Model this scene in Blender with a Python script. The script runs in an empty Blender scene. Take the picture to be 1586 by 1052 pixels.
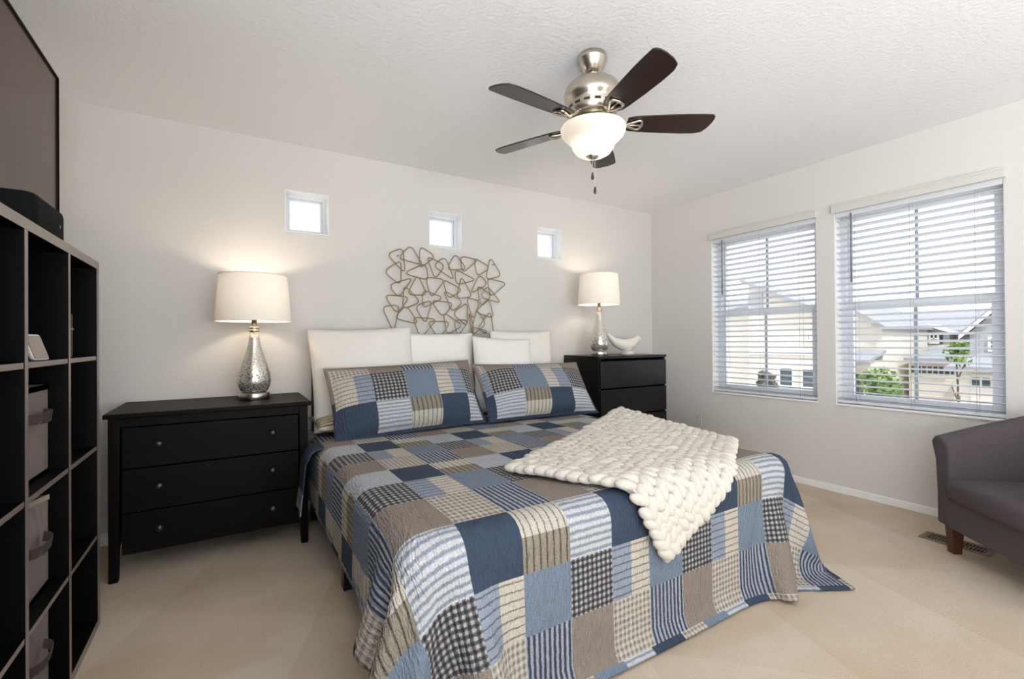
import bpy, bmesh, math, random
import numpy as np
from mathutils import Vector, Matrix
random.seed(7)
SC = bpy.context.scene
COL = SC.collection
R = math.radians

# ------------------------------------------------------------------ camera
CAM_H = 1.105
YAW, PITCH, ROLL, FPX = 0.546038, 0.0046047, -0.0075654, 716.80
def cam_axes():
    a, b = math.cos(YAW), math.sin(YAW); cp, sp = math.cos(PITCH), math.sin(PITCH)
    fw = Vector((b*cp, a*cp, sp)); rt = Vector((a, -b, 0)); up = rt.cross(fw)
    c, s = math.cos(ROLL), math.sin(ROLL)
    return fw, rt*c + up*s, up*c - rt*s
_fw, _rt, _up = cam_axes()
cam_data = bpy.data.cameras.new('camera')
cam = bpy.data.objects.new('camera', cam_data); COL.objects.link(cam)
cam_data.sensor_fit = 'HORIZONTAL'; cam_data.sensor_width = 36.0
cam_data.lens = FPX/1586.0*36.0
cam_data.clip_start = 0.02; cam_data.clip_end = 300
cam.matrix_world = Matrix(((_rt.x, _up.x, -_fw.x, 0), (_rt.y, _up.y, -_fw.y, 0), (_rt.z, _up.z, -_fw.z, CAM_H), (0, 0, 0, 1)))
SC.camera = cam

# ------------------------------------------------------------------ world, sun, exposure
SC.view_settings.view_transform = 'Standard'
SC.view_settings.look = 'None'
SC.view_settings.gamma = 1.0
SC.view_settings.use_curve_mapping = False
SC.view_settings.exposure = 0.0
SC.cycles.use_denoising = True
SC.cycles.max_bounces = 10
SC.cycles.diffuse_bounces = 6
SC.cycles.transparent_max_bounces = 16
SC.cycles.sample_clamp_indirect = 4.0
SC.cycles.caustics_reflective = False
SC.cycles.caustics_refractive = False
world = bpy.data.worlds.new('overcast_sky'); SC.world = world
world.use_nodes = True
wn = world.node_tree.nodes; wl = world.node_tree.links
bgn = wn['Background']
tc = wn.new('ShaderNodeTexCoord'); sp_ = wn.new('ShaderNodeSeparateXYZ'); rp = wn.new('ShaderNodeValToRGB')
rp.color_ramp.elements[0].position = 0.0; rp.color_ramp.elements[0].color = (0.96, 0.97, 1.0, 1)
rp.color_ramp.elements[1].position = 0.8; rp.color_ramp.elements[1].color = (0.82, 0.90, 1.0, 1)
wl.new(tc.outputs['Generated'], sp_.inputs[0]); wl.new(sp_.outputs[2], rp.inputs[0]); wl.new(rp.outputs[0], bgn.inputs[0])
bgn.inputs[1].default_value = 2.2
sun_d = bpy.data.lights.new('sun', 'SUN'); sun = bpy.data.objects.new('sun', sun_d); COL.objects.link(sun)
sun_d.energy = 4.0; sun_d.angle = R(2); sun_d.color = (1, 0.95, 0.88)
sun.rotation_euler = Vector((0.30, 0.50, -0.80)).to_track_quat('-Z', 'Y').to_euler()
FAN_W, LAMP_L_W, LAMP_R_W = 1.1, 5.0, 3.2
# added fill light outside a made-up rear window behind the camera
rear_fill_d = bpy.data.lights.new('rear_fill_light', 'AREA'); rear_fill = bpy.data.objects.new('rear_fill_light', rear_fill_d); COL.objects.link(rear_fill)
rear_fill_d.shape = 'RECTANGLE'; rear_fill_d.size = 2.6; rear_fill_d.size_y = 1.5; rear_fill_d.energy = 250.0; rear_fill_d.color = (0.94, 0.965, 1.0)
rear_fill.location = (0.9, -3.15, 0.85); rear_fill.rotation_euler = (R(164), 0, 0)   # tilted up so the fill bounces off the ceiling

# second added fill light, outside a made-up window in the left wall
side_fill_d = bpy.data.lights.new('side_fill_light', 'AREA'); side_fill = bpy.data.objects.new('side_fill_light', side_fill_d); COL.objects.link(side_fill)
side_fill_d.shape = 'RECTANGLE'; side_fill_d.size = 1.9; side_fill_d.size_y = 1.5; side_fill_d.energy = 210.0; side_fill_d.color = (0.94, 0.965, 1.0)
side_fill.location = (-1.30, -1.25, 1.05); side_fill.rotation_euler = (R(155), 0, R(-90))

# ------------------------------------------------------------------ material helpers
def lin(c):
    return tuple((v/255/12.92 if v/255 <= 0.04045 else ((v/255+0.055)/1.055)**2.4) for v in c) + (1.0,)
def mat(name, rgb, rough=0.6, metal=0.0, bump=None, var=None, spec=0.5, coat=0.0, coords='Object'):
    """bump=(scale, strength, distance); var=(scale, amount) mottles the colour."""
    m = bpy.data.materials.new(name); m.use_nodes = True
    nt = m.node_tree; b = nt.nodes['Principled BSDF']
    b.inputs['Base Color'].default_value = lin(rgb); b.inputs['Roughness'].default_value = rough
    b.inputs['Metallic'].default_value = metal; b.inputs['Specular IOR Level'].default_value = spec
    b.inputs['Coat Weight'].default_value = coat
    t = nt.nodes.new('ShaderNodeTexCoord')
    if var:
        n = nt.nodes.new('ShaderNodeTexNoise'); n.inputs['Scale'].default_value = var[0]; n.inputs['Detail'].default_value = 4
        nt.links.new(t.outputs[coords], n.inputs['Vector'])
        mx = nt.nodes.new('ShaderNodeMix'); mx.data_type = 'RGBA'
        c = lin(rgb); a = var[1]
        mx.inputs[6].default_value = tuple(v*(1-a) for v in c[:3]) + (1,); mx.inputs[7].default_value = tuple(min(1, v*(1+a)) for v in c[:3]) + (1,)
        nt.links.new(n.outputs[0], mx.inputs[0]); nt.links.new(mx.outputs[2], b.inputs['Base Color'])
    if bump:
        n = nt.nodes.new('ShaderNodeTexNoise'); n.inputs['Scale'].default_value = bump[0]; n.inputs['Detail'].default_value = 3
        nt.links.new(t.outputs[coords], n.inputs['Vector'])
        bp = nt.nodes.new('ShaderNodeBump'); bp.inputs['Strength'].default_value = bump[1]; bp.inputs['Distance'].default_value = bump[2]
        nt.links.new(n.outputs[0], bp.inputs['Height']); nt.links.new(bp.outputs[0], b.inputs['Normal'])
    return m

M = {}
M['wall'] = mat('wall_paint', (213, 210, 206), 0.85, bump=(70, 0.35, 0.004), spec=0.2)
M['ceiling'] = mat('ceiling_paint', (238, 238, 239), 0.9, bump=(55, 0.5, 0.006), spec=0.1)
M['trim'] = mat('white_trim', (238, 238, 237), 0.45)
M['vinyl'] = mat('white_vinyl', (216, 219, 224), 0.4)
M['blind'] = mat('blind_white', (216, 218, 223), 0.45)
M['gridbar'] = mat('window_grid_bar', (150, 158, 166), 0.5)  # backlit shade on the white bars put into their colour
M['cord'] = mat('blind_cord', (150, 152, 156), 0.7)
M['valance'] = mat('valance_shade_tone', (206, 204, 198), 0.6)  # shade on the valance put into a wall-like colour
M['wand'] = mat('wand_grey', (120, 123, 130), 0.4)
M['blackwood'] = mat('black_brown_wood', (14, 11, 10), 0.45, bump=(30, 0.05, 0.002), spec=0.08)
M['shelfwood'] = mat('black_brown_laminate', (5, 5, 5), 0.45, bump=(120, 0.08, 0.001), spec=0.10)
M['shelfedge'] = mat('edge_sheen_tone', (122, 110, 103), 0.35, spec=0.6)  # grazing window sheen on the dark edges, put into the colour
M['malm'] = mat('black_brown_veneer', (12, 11, 12), 0.30, bump=(60, 0.05, 0.001), spec=0.28)
M['nickel'] = mat('brushed_nickel', (196, 188, 176), 0.28, 1.0)
M['nickeldk'] = mat('dark_slot', (40, 34, 30), 0.6)
M['pewter'] = mat('pewter_knob', (78, 78, 80), 0.42, 0.9)
M['gold'] = mat('antique_gold_wire', (140, 120, 82), 0.45, 0.6)
M['blade'] = mat('espresso_blade', (46, 32, 27), 0.25, bump=(25, 0.05, 0.001), spec=0.5)
M['binfab'] = mat('grey_bin_fabric', (120, 108, 106), 0.95, bump=(300, 0.3, 0.001), var=(12, 0.12))
M['bintrim'] = mat('cream_bin_trim', (205, 195, 180), 0.9)
M['tvframe'] = mat('tv_bezel', (8, 7, 7), 0.5, spec=0.12)
M['tvscreen'] = mat('tv_screen', (74, 56, 44), 0.22, spec=0.28)  # brown wall reflection put into the screen's base colour
M['spk'] = mat('speaker_cloth', (14, 16, 16), 0.8, bump=(500, 0.3, 0.001), spec=0.12)
M['spklogo'] = mat('speaker_badge', (120, 122, 122), 0.4, 0.6)
M['white_plastic'] = mat('white_plastic', (225, 224, 222), 0.4)
M['display'] = mat('display_glass', (120, 108, 100), 0.12, spec=0.8)
M['darkbox'] = mat('dark_box', (44, 38, 36), 0.6)
M['outlet'] = mat('outlet_almond', (214, 206, 196), 0.4)
M['slot'] = mat('outlet_slot', (60, 55, 50), 0.5)
M['pillow_w'] = mat('white_pillow_cotton', (226, 222, 215), 0.95, bump=(7, 0.35, 0.03), var=(5, 0.03))
M['pillow_knit'] = mat('white_pillow_knit', (234, 231, 226), 0.95, bump=(45, 0.6, 0.008))
M['pillow_fur'] = mat('white_pillow_fleece', (234, 231, 226), 1.0, bump=(90, 0.7, 0.008))
M['pillow_g'] = mat('grey_pillow_cotton', (150, 146, 140), 0.95, bump=(9, 0.3, 0.02))
M['knit'] = mat('cream_chunky_yarn', (206, 200, 191), 1.0, bump=(120, 0.5, 0.006), var=(30, 0.03))
M['mattress'] = mat('mattress_white', (215, 212, 205), 0.9)
M['bedgrey'] = mat('bed_grey_fabric', (96, 90, 86), 0.95, bump=(200, 0.3, 0.001))
M['blackmetal'] = mat('black_metal', (16, 15, 15), 0.4)
M['chairfab'] = mat('charcoal_tweed', (84, 77, 80), 1.0, bump=(420, 0.4, 0.0015), var=(230, 0.32), spec=0.2)
M['chairleg'] = mat('cherry_wood_leg', (72, 34, 20), 0.35, bump=(20, 0.05, 0.001))
M['vent'] = mat('vent_bronze', (122, 108, 92), 0.45, 0.3)
M['ventdk'] = mat('vent_dark', (24, 22, 20), 0.8)
M['bird'] = mat('white_ceramic', (232, 226, 216), 0.35, bump=(26, 0.3, 0.004), coat=0.3)
M['rubber'] = mat('grey_rubber', (60, 58, 56), 0.8)

def translucent(name, rgb, transp, trans, rough=0.8):
    m = bpy.data.materials.new(name); m.use_nodes = True; nt = m.node_tree; nt.nodes.clear()
    out = nt.nodes.new('ShaderNodeOutputMaterial')
    d = nt.nodes.new('ShaderNodeBsdfDiffuse'); t = nt.nodes.new('ShaderNodeBsdfTranslucent'); p = nt.nodes.new('ShaderNodeBsdfTransparent')
    for n in (d, t, p): n.inputs[0].default_value = lin(rgb)
    m1 = nt.nodes.new('ShaderNodeMixShader'); m2 = nt.nodes.new('ShaderNodeMixShader')
    m1.inputs[0].default_value = trans; m2.inputs[0].default_value = transp
    nt.links.new(d.outputs[0], m1.inputs[1]); nt.links.new(t.outputs[0], m1.inputs[2])
    nt.links.new(m1.outputs[0], m2.inputs[1]); nt.links.new(p.outputs[0], m2.inputs[2]); nt.links.new(m2.outputs[0], out.inputs[0])
    return m
M['shade'] = translucent('linen_shade', (240, 235, 226), 0.0, 0.085)
M['bowl'] = translucent('frosted_glass', (248, 243, 234), 0.22, 0.55)
def glassmat(name, refl=0.06):
    m = bpy.data.materials.new(name); m.use_nodes = True; nt = m.node_tree; nt.nodes.clear()
    out = nt.nodes.new('ShaderNodeOutputMaterial'); p = nt.nodes.new('ShaderNodeBsdfTransparent'); g = nt.nodes.new('ShaderNodeBsdfGlossy')
    g.inputs['Roughness'].default_value = 0.02; p.inputs[0].default_value = (0.97, 0.98, 0.98, 1)
    mx = nt.nodes.new('ShaderNodeMixShader'); mx.inputs[0].default_value = refl
    nt.links.new(p.outputs[0], mx.inputs[1]); nt.links.new(g.outputs[0], mx.inputs[2]); nt.links.new(mx.outputs[0], out.inputs[0])
    return m
M['glass'] = glassmat('window_glass')
def bulbmat():
    m = bpy.data.materials.new('lamp_bulb'); m.use_nodes = True; nt = m.node_tree; nt.nodes.clear()
    out = nt.nodes.new('ShaderNodeOutputMaterial'); e = nt.nodes.new('ShaderNodeEmission')
    e.inputs[0].default_value = (1, 0.86, 0.66, 1); e.inputs[1].default_value = 12
    nt.links.new(e.outputs[0], out.inputs[0]); return m
M['bulb'] = bulbmat()
def mercury():
    m = mat('mercury_glass', (216, 212, 204), 0.14, 0.62, coat=0.5); nt = m.node_tree; b = nt.nodes['Principled BSDF']
    t = nt.nodes.new('ShaderNodeTexCoord'); n = nt.nodes.new('ShaderNodeTexNoise'); n.inputs['Scale'].default_value = 150; n.inputs['Detail'].default_value = 6
    sp = nt.nodes.new('ShaderNodeSeparateXYZ'); nt.links.new(t.outputs['Object'], sp.inputs[0])
    nt.links.new(t.outputs['Object'], n.inputs['Vector'])
    mr = nt.nodes.new('ShaderNodeMapRange'); mr.inputs[1].default_value = 0.04; mr.inputs[2].default_value = 0.28; mr.inputs[3].default_value = 0.07; mr.inputs[4].default_value = -0.06
    nt.links.new(sp.outputs[2], mr.inputs[0])
    ad = nt.nodes.new('ShaderNodeMath'); ad.operation = 'ADD'; nt.links.new(n.outputs[0], ad.inputs[0]); nt.links.new(mr.outputs[0], ad.inputs[1])
    r = nt.nodes.new('ShaderNodeValToRGB'); r.color_ramp.elements[0].position = 0.54; r.color_ramp.elements[0].color = lin((226, 221, 213))
    r.color_ramp.elements[1].position = 0.60; r.color_ramp.elements[1].color = lin((104, 96, 86))
    nt.links.new(ad.outputs[0], r.inputs[0]); nt.links.new(r.outputs[0], b.inputs['Base Color'])
    bp = nt.nodes.new('ShaderNodeBump'); bp.inputs['Strength'].default_value = 0.25; bp.inputs['Distance'].default_value = 0.003
    nt.links.new(n.outputs[0], bp.inputs['Height']); nt.links.new(bp.outputs[0], b.inputs['Normal'])
    return m
M['mercury'] = mercury()

def carpet():
    m = mat('beige_carpet', (196, 179, 156), 1.0, spec=0.05); nt = m.node_tree; b = nt.nodes['Principled BSDF']
    t = nt.nodes.new('ShaderNodeTexCoord')
    # vacuum-track nap direction: big skewed cells
    mp = nt.nodes.new('ShaderNodeMapping'); mp.inputs['Rotation'].default_value = (0, 0, R(24)); mp.inputs['Scale'].default_value = (1.0, 2.1, 1)
    wn_ = nt.nodes.new('ShaderNodeTexNoise'); wn_.inputs['Scale'].default_value = 1.3
    vadd = nt.nodes.new('ShaderNodeMix'); vadd.data_type = 'RGBA'; vadd.blend_type = 'ADD'; vadd.inputs[0].default_value = 0.35
    nt.links.new(t.outputs['Object'], mp.inputs[0]); nt.links.new(t.outputs['Object'], wn_.inputs['Vector'])
    nt.links.new(mp.outputs[0], vadd.inputs[6]); nt.links.new(wn_.outputs[1], vadd.inputs[7])
    vo = nt.nodes.new('ShaderNodeTexVoronoi'); vo.inputs['Scale'].default_value = 1.7; vo.distance = 'MANHATTAN'; vo.feature = 'SMOOTH_F1'; vo.inputs['Smoothness'].default_value = 0.35
    nt.links.new(vadd.outputs[2], vo.inputs['Vector'])
    n1 = nt.nodes.new('ShaderNodeTexNoise'); n1.inputs['Scale'].default_value = 2.2; n1.inputs['Detail'].default_value = 5
    n2 = nt.nodes.new('ShaderNodeTexNoise'); n2.inputs['Scale'].default_value = 150; n2.inputs['Detail'].default_value = 4; n2.inputs['Roughness'].default_value = 0.75
    for n in (n1, n2): nt.links.new(t.outputs['Object'], n.inputs['Vector'])
    sx = nt.nodes.new('ShaderNodeSeparateColor'); nt.links.new(vo.outputs['Color'], sx.inputs[0])
    def math_(op, a, bb):
        k = nt.nodes.new('ShaderNodeMath'); k.operation = op
        for i, v in enumerate((a, bb)):
            if isinstance(v, (int, float)): k.inputs[i].default_value = v
            else: nt.links.new(v, k.inputs[i])
        return k.outputs[0]
    s = math_('MULTIPLY', sx.outputs[0], 0.10)
    s = math_('ADD', s, math_('MULTIPLY', n1.outputs[0], 0.30))
    for rot, sc_, amt in ((24, 0.50, 0.085), (-52, 0.38, 0.06)):
        wm = nt.nodes.new('ShaderNodeMapping'); wm.inputs['Rotation'].default_value = (0, 0, R(rot)); nt.links.new(t.outputs['Object'], wm.inputs[0])
        wv = nt.nodes.new('ShaderNodeTexWave'); wv.wave_type = 'BANDS'; wv.wave_profile = 'SAW'; wv.inputs['Scale'].default_value = sc_; wv.inputs['Distortion'].default_value = 3.0; wv.inputs['Detail'].default_value = 0.5; wv.inputs['Detail Scale'].default_value = 0.6
        nt.links.new(wm.outputs[0], wv.inputs['Vector']); s = math_('ADD', s, math_('MULTIPLY', math_('SUBTRACT', wv.outputs[1], 0.5), amt))
    s = math_('ADD', s, math_('MULTIPLY', n2.outputs[0], 0.46))
    r = nt.nodes.new('ShaderNodeValToRGB'); r.color_ramp.elements[0].position = 0.22; r.color_ramp.elements[0].color = lin((190, 169, 142))
    r.color_ramp.elements[1].position = 0.66; r.color_ramp.elements[1].color = lin((221, 209, 194))
    nt.links.new(s, r.inputs[0]); nt.links.new(r.outputs[0], b.inputs['Base Color'])
    bp = nt.nodes.new('ShaderNodeBump'); bp.inputs['Strength'].default_value = 0.7; bp.inputs['Distance'].default_value = 0.008
    nt.links.new(n2.outputs[0], bp.inputs['Height']); nt.links.new(bp.outputs[0], b.inputs['Normal'])
    return m
M['carpet'] = carpet()

# quilt fabrics driven by the UV (one unit = one patch)
def fabric(name, c1, c2=None, axis='u', freq=8, duty=0.5, both=False, c3=None):
    m = bpy.data.materials.new(name); m.use_nodes = True; nt = m.node_tree; b = nt.nodes['Principled BSDF']
    b.inputs['Roughness'].default_value = 0.95; b.inputs['Specular IOR Level'].default_value = 0.15
    L = nt.links.new
    uv = nt.nodes.new('ShaderNodeUVMap'); uv.uv_map = 'UVMap'
    nz = nt.nodes.new('ShaderNodeTexNoise'); nz.inputs['Scale'].default_value = 9; nz.inputs['Detail'].default_value = 2
    L(uv.outputs[0], nz.inputs['Vector'])
    mx = nt.nodes.new('ShaderNodeMix'); mx.data_type = 'RGBA'; mx.blend_type = 'LINEAR_LIGHT'; mx.inputs[0].default_value = 0.016
    L(uv.outputs[0], mx.inputs[6]); L(nz.outputs[1], mx.inputs[7])
    sp = nt.nodes.new('ShaderNodeSeparateXYZ'); L(mx.outputs[2], sp.inputs[0])
    def mt(op, a, bb=0.0):
        k = nt.nodes.new('ShaderNodeMath'); k.operation = op
        for i, v in enumerate((a, bb)):
            if isinstance(v, (int, float)): k.inputs[i].default_value = v
            else: L(v, k.inputs[i])
        return k.outputs[0]
    fine = nt.nodes.new('ShaderNodeTexNoise'); fine.inputs['Scale'].default_value = 46; fine.inputs['Detail'].default_value = 3
    L(uv.outputs[0], fine.inputs['Vector'])
    def band(ax):
        s = mt('MULTIPLY', sp.outputs[0 if ax == 'u' else 1], freq)
        s = mt('FRACT', s)
        s = mt('ABSOLUTE', mt('SUBTRACT', s, 0.5))          # 0.5 at band centre edges
        s = mt('ADD', s, mt('MULTIPLY', mt('SUBTRACT', fine.outputs[0], 0.5), 0.22))
        w = 0.5*duty
        mr = nt.nodes.new('ShaderNodeMapRange'); mr.inputs[1].default_value = w-0.09; mr.inputs[2].default_value = w+0.09
        mr.inputs[3].default_value = 1; mr.inputs[4].default_value = 0
        L(s, mr.inputs[0]); return mr.outputs[0]
    col = None
    def rgbn(c):
        n = nt.nodes.new('ShaderNodeRGB'); n.outputs[0].default_value = lin(c); return n.outputs[0]
    def mixc(f, a, bb):
        n = nt.nodes.new('ShaderNodeMix'); n.data_type = 'RGBA'; L(f, n.inputs[0]); L(a, n.inputs[6]); L(bb, n.inputs[7]); return n.outputs[2]
    col = rgbn(c1)
    if c2:
        if both:
            fu, fv = band('u'), band('v')
            half = rgbn(tuple((x+y)/2 for x, y in zip(c1, c2)))
            one = mt('MAXIMUM', fu, fv); two = mt('MULTIPLY', fu, fv)
            col = mixc(one, col, rgbn(c3) if c3 else half); col = mixc(two, col, rgbn(c2))
        else:
            col = mixc(band(axis), col, rgbn(c2))
    # woven mottling
    mm = nt.nodes.new('ShaderNodeMix'); mm.data_type = 'RGBA'; mm.blend_type = 'MULTIPLY'; mm.inputs[0].default_value = 1.0
    rr = nt.nodes.new('ShaderNodeMapRange'); rr.inputs[1].default_value = 0.3; rr.inputs[2].default_value = 0.7; rr.inputs[3].default_value = 0.78; rr.inputs[4].default_value = 1.16
    L(fine.outputs[0], rr.inputs[0]); L(col, mm.inputs[6]); L(rr.outputs[0], mm.inputs[7]); L(mm.outputs[2], b.inputs['Base Color'])
    # vertical quilting ripples
    mp = nt.nodes.new('ShaderNodeMapping'); mp.inputs['Scale'].default_value = (26, 7, 1); L(uv.outputs[0], mp.inputs[0])
    q = nt.nodes.new('ShaderNodeTexNoise'); q.inputs['Scale'].default_value = 1.0; q.inputs['Detail'].default_value = 2; L(mp.outputs[0], q.inputs['Vector'])
    bp = nt.nodes.new('ShaderNodeBump'); bp.inputs['Strength'].default_value = 0.9; bp.inputs['Distance'].default_value = 0.016
    L(q.outputs[0], bp.inputs['Height']); L(bp.outputs[0], b.inputs['Normal'])
    return m
NAVY, DENIM = (62, 74, 92), (118, 131, 148)
QM = {
 'navy': fabric('patch_navy', NAVY),
 'denim': fabric('patch_denim', DENIM),
 'taupe': fabric('patch_taupe', (140, 129, 120)),
 'lbstripe': fabric('patch_sky_stripe', (194, 196, 199), (136, 145, 158), 'v', 9, 0.42),
 'navystripe': fabric('patch_navy_stripe', (162, 167, 176), (64, 71, 90), 'u', 9, 0.52),
 'ginghamdark': fabric('patch_dark_gingham', (180, 176, 170), (54, 54, 60), 'u', 9, 0.52, True, (94, 94, 99)),
 'ginghamlight': fabric('patch_light_gingham', (200, 193, 183), (130, 124, 116), 'u', 9, 0.5, True, (174, 167, 157)),
 'creamline': fabric('patch_cream_line', (194, 188, 177), (58, 56, 56), 'u', 7, 0.13),
 'brownline': fabric('patch_brown_line', (144, 136, 123), (66, 62, 58), 'u', 7, 0.2),
 'skyline': fabric('patch_sky_line', (144, 154, 168), (70, 74, 84), 'v', 7, 0.14),
 'creamlineh': fabric('patch_cream_hline', (196, 189, 178), (80, 76, 74), 'v', 7, 0.13),
 'blackstripe': fabric('striped_pillow_cloth', (205, 192, 172), (40, 38, 38), 'v', 5, 0.25),
}
QN = list(QM)
def patch_name(c, r, fu, fv):
    """pattern repeats every three columns and three rows; fu, fv are the place inside the patch, fv from the head side"""
    c %= 3
    if r == 0:
        if c == 0: return 'navy'
        if c == 1: return 'creamline' if fv < 0.5 else 'brownline'
        return 'lbstripe'
    if r == 1:
        if c == 0: return 'skyline' if fu < 0.5 else 'creamlineh'
        return 'denim' if c == 1 else 'ginghamdark'
    return ('ginghamlight', 'navystripe', 'taupe')[c]

# ------------------------------------------------------------------ mesh helpers
def obj(name, bm, m, parent=None, smooth=False, bevel=0.0, sub=0, mats=None, auto=None):
    me = bpy.data.meshes.new(name); bm.normal_update(); bm.to_mesh(me); bm.free()
    for mm in (mats or [m]): me.materials.append(mm)
    if smooth: me.polygons.foreach_set('use_smooth', [True]*len(me.polygons))
    o = bpy.data.objects.new(name, me); COL.objects.link(o)
    if parent: o.parent = parent
    if bevel:
        b = o.modifiers.new('bevel', 'BEVEL'); b.width = bevel; b.segments = 2; b.limit_method = 'ANGLE'; b.angle_limit = R(40)
    if sub:
        s = o.modifiers.new('subsurf', 'SUBSURF'); s.levels = sub; s.render_levels = sub
    return o
def tag(o, label=None, cat=None, group=None, kind=None):
    if label: o['label'] = label
    if cat: o['category'] = cat
    if group: o['group'] = group
    if kind: o['kind'] = kind
    return o
def thing(name, label, cat, loc=(0, 0, 0), rot=(0, 0, 0), group=None):
    o = bpy.data.objects.new(name, None); COL.objects.link(o); o.empty_display_size = 0.1
    o.location = loc; o.rotation_euler = rot
    return tag(o, label, cat, group)
def B(): return bmesh.new()
def box(bm, x0, x1, y0, y1, z0, z1, mi=0):
    vs = [bm.verts.new(p) for p in ((x0,y0,z0),(x1,y0,z0),(x1,y1,z0),(x0,y1,z0),(x0,y0,z1),(x1,y0,z1),(x1,y1,z1),(x0,y1,z1))]
    for f in ((3,2,1,0),(4,5,6,7),(0,1,5,4),(1,2,6,5),(2,3,7,6),(3,0,4,7)):
        bm.faces.new([vs[i] for i in f]).material_index = mi
    return bm
def bx(x0, x1, y0, y1, z0, z1): return box(B(), x0, x1, y0, y1, z0, z1)
def lathe(bm, prof, seg=40, c=(0, 0, 0), cap=True):
    rings = []
    for r, z in prof:
        if r < 1e-5: rings.append([bm.verts.new((c[0], c[1], c[2]+z))])
        else: rings.append([bm.verts.new((c[0]+r*math.cos(2*math.pi*i/seg), c[1]+r*math.sin(2*math.pi*i/seg), c[2]+z)) for i in range(seg)])
    for a, b in zip(rings, rings[1:]):
        for i in range(seg):
            j = (i+1) % seg
            if len(a) == 1 and len(b) == 1: continue
            if len(a) == 1: bm.faces.new((a[0], b[j], b[i]))
            elif len(b) == 1: bm.faces.new((a[i], a[j], b[0]))
            else: bm.faces.new((a[i], a[j], b[j], b[i]))
    if cap:
        if len(rings[0]) > 1: bm.faces.new(list(reversed(rings[0])))
        if len(rings[-1]) > 1: bm.faces.new(rings[-1])
    bmesh.ops.recalc_face_normals(bm, faces=bm.faces[:])
    return bm
def tube(bm, pts, r, seg=8, closed=False, caps=True):
    pts = [Vector(p) for p in pts]; n = len(pts); rings = []
    prev = None
    for i, p in enumerate(pts):
        if closed: t = pts[(i+1) % n]-pts[i-1]
        else: t = pts[min(i+1, n-1)]-pts[max(i-1, 0)]
        t.normalize()
        if prev is None:
            a = Vector((0, 0, 1)) if abs(t.z) < 0.9 else Vector((1, 0, 0)); u = t.cross(a).normalized()
        else:
            u = (prev - t*prev.dot(t)).normalized()
        prev = u; w = t.cross(u)
        rr = r[i] if isinstance(r, (list, tuple)) else r
        rings.append([bm.verts.new(p+(u*math.cos(2*math.pi*k/seg)+w*math.sin(2*math.pi*k/seg))*rr) for k in range(seg)])
    m = n if closed else n-1
    for i in range(m):
        a, b = rings[i], rings[(i+1) % n]
        for k in range(seg):
            bm.faces.new((a[k], a[(k+1) % seg], b[(k+1) % seg], b[k]))
    if caps and not closed:
        bm.faces.new(list(reversed(rings[0]))); bm.faces.new(rings[-1])
    bmesh.ops.recalc_face_normals(bm, faces=bm.faces[:])
    return bm
def prism(bm, poly, axis, a, b):
    """extrude a 2D polygon along an axis from a to b"""
    def P(p, t):
        return {'x': (t, p[0], p[1]), 'y': (p[0], t, p[1]), 'z': (p[0], p[1], t)}[axis]
    A = [bm.verts.new(P(p, a)) for p in poly]; C = [bm.verts.new(P(p, b)) for p in poly]
    n = len(poly)
    for i in range(n): bm.faces.new((A[i], A[(i+1) % n], C[(i+1) % n], C[i]))
    bm.faces.new(A); bm.faces.new(list(reversed(C)))
    bmesh.ops.recalc_face_normals(bm, faces=bm.faces[:])
    return bm
def round_poly(pts, rad, seg=6):
    """closed polygon in 3D with rounded corners"""
    out = []; n = len(pts); pts = [Vector(p) for p in pts]
    for i in range(n):
        p = pts[i]; a = pts[i-1]-p; b = pts[(i+1) % n]-p
        d = min(rad, a.length*0.42, b.length*0.42); a.normalize(); b.normalize()
        s, e = p+a*d, p+b*d
        for k in range(seg+1):
            t = k/seg; out.append(s*(1-t)**2+p*2*t*(1-t)+e*t*t)
    return out
def copy_tree(o, parent=None):
    c = o.copy(); COL.objects.link(c)
    if parent: c.parent = parent
    for ch in list(o.children): copy_tree(ch, c)
    return c

# ------------------------------------------------------------------ room shell
XR, YB, H, XL, YF = 3.734, 3.346, 2.418, -0.80, -2.60
T = 0.14
tag(obj('floor', bx(XL-T, XR+T, YF-T, YB+T, -0.2, 0), M['carpet']), kind='structure')
tag(obj('ceiling', bx(XL-T, XR+T, YF-T, YB+T, H, H+0.15), M['ceiling']), kind='structure')
def wall(name, axis, pos, out, a0, a1, holes):
    """wall slab with rectangular holes; out = +1/-1 thickness direction"""
    bm = B()
    ys = sorted({a0, a1, *[h[0] for h in holes], *[h[1] for h in holes]})
    p0, p1 = sorted((pos, pos+out*T))
    for s, e in zip(ys, ys[1:]):
        mid = (s+e)/2
        zz = sorted([(h[2], h[3]) for h in holes if h[0] < mid < h[1]]); z = 0.0
        spans = []
        for lo, hi in zz: spans.append((z, lo)); z = hi
        spans.append((z, H))
        for lo, hi in spans:
            if axis == 'x': box(bm, p0, p1, s, e, lo, hi)
            else: box(bm, s, e, p0, p1, lo, hi)
    return tag(obj(name, bm, M['wall']), kind='structure')
SW = [(0.306, 0.576), (1.301, 1.573), (2.303, 2.569)]
SZ0, SZ1 = 1.8385, 2.1115
WY = [(1.7659, 2.648), (0.7827, 1.6456)]
WZ0, WZ1 = 0.6303, 2.0231
wall('wall_back', 'y', YB, 1, XL-T, XR+T, [(a, b, SZ0, SZ1) for a, b in SW])
wall('wall_right', 'x', XR, 1, YF, YB, [(a, b, WZ0, WZ1) for a, b in WY])
SIDE = (-2.25, -0.25, 0.35, 2.15)
wall('wall_left', 'x', XL, -1, YF, YB, [SIDE])
REAR = (-0.4, 2.4, 0.35, 2.15)
wall('wall_front', 'y', YF, -1, XL-T, XR+T, [REAR])
def baseboard(name, poly_axis, *a):
    return tag(obj(name, bx(*a), M['trim'], bevel=0.006), kind='structure')
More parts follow.
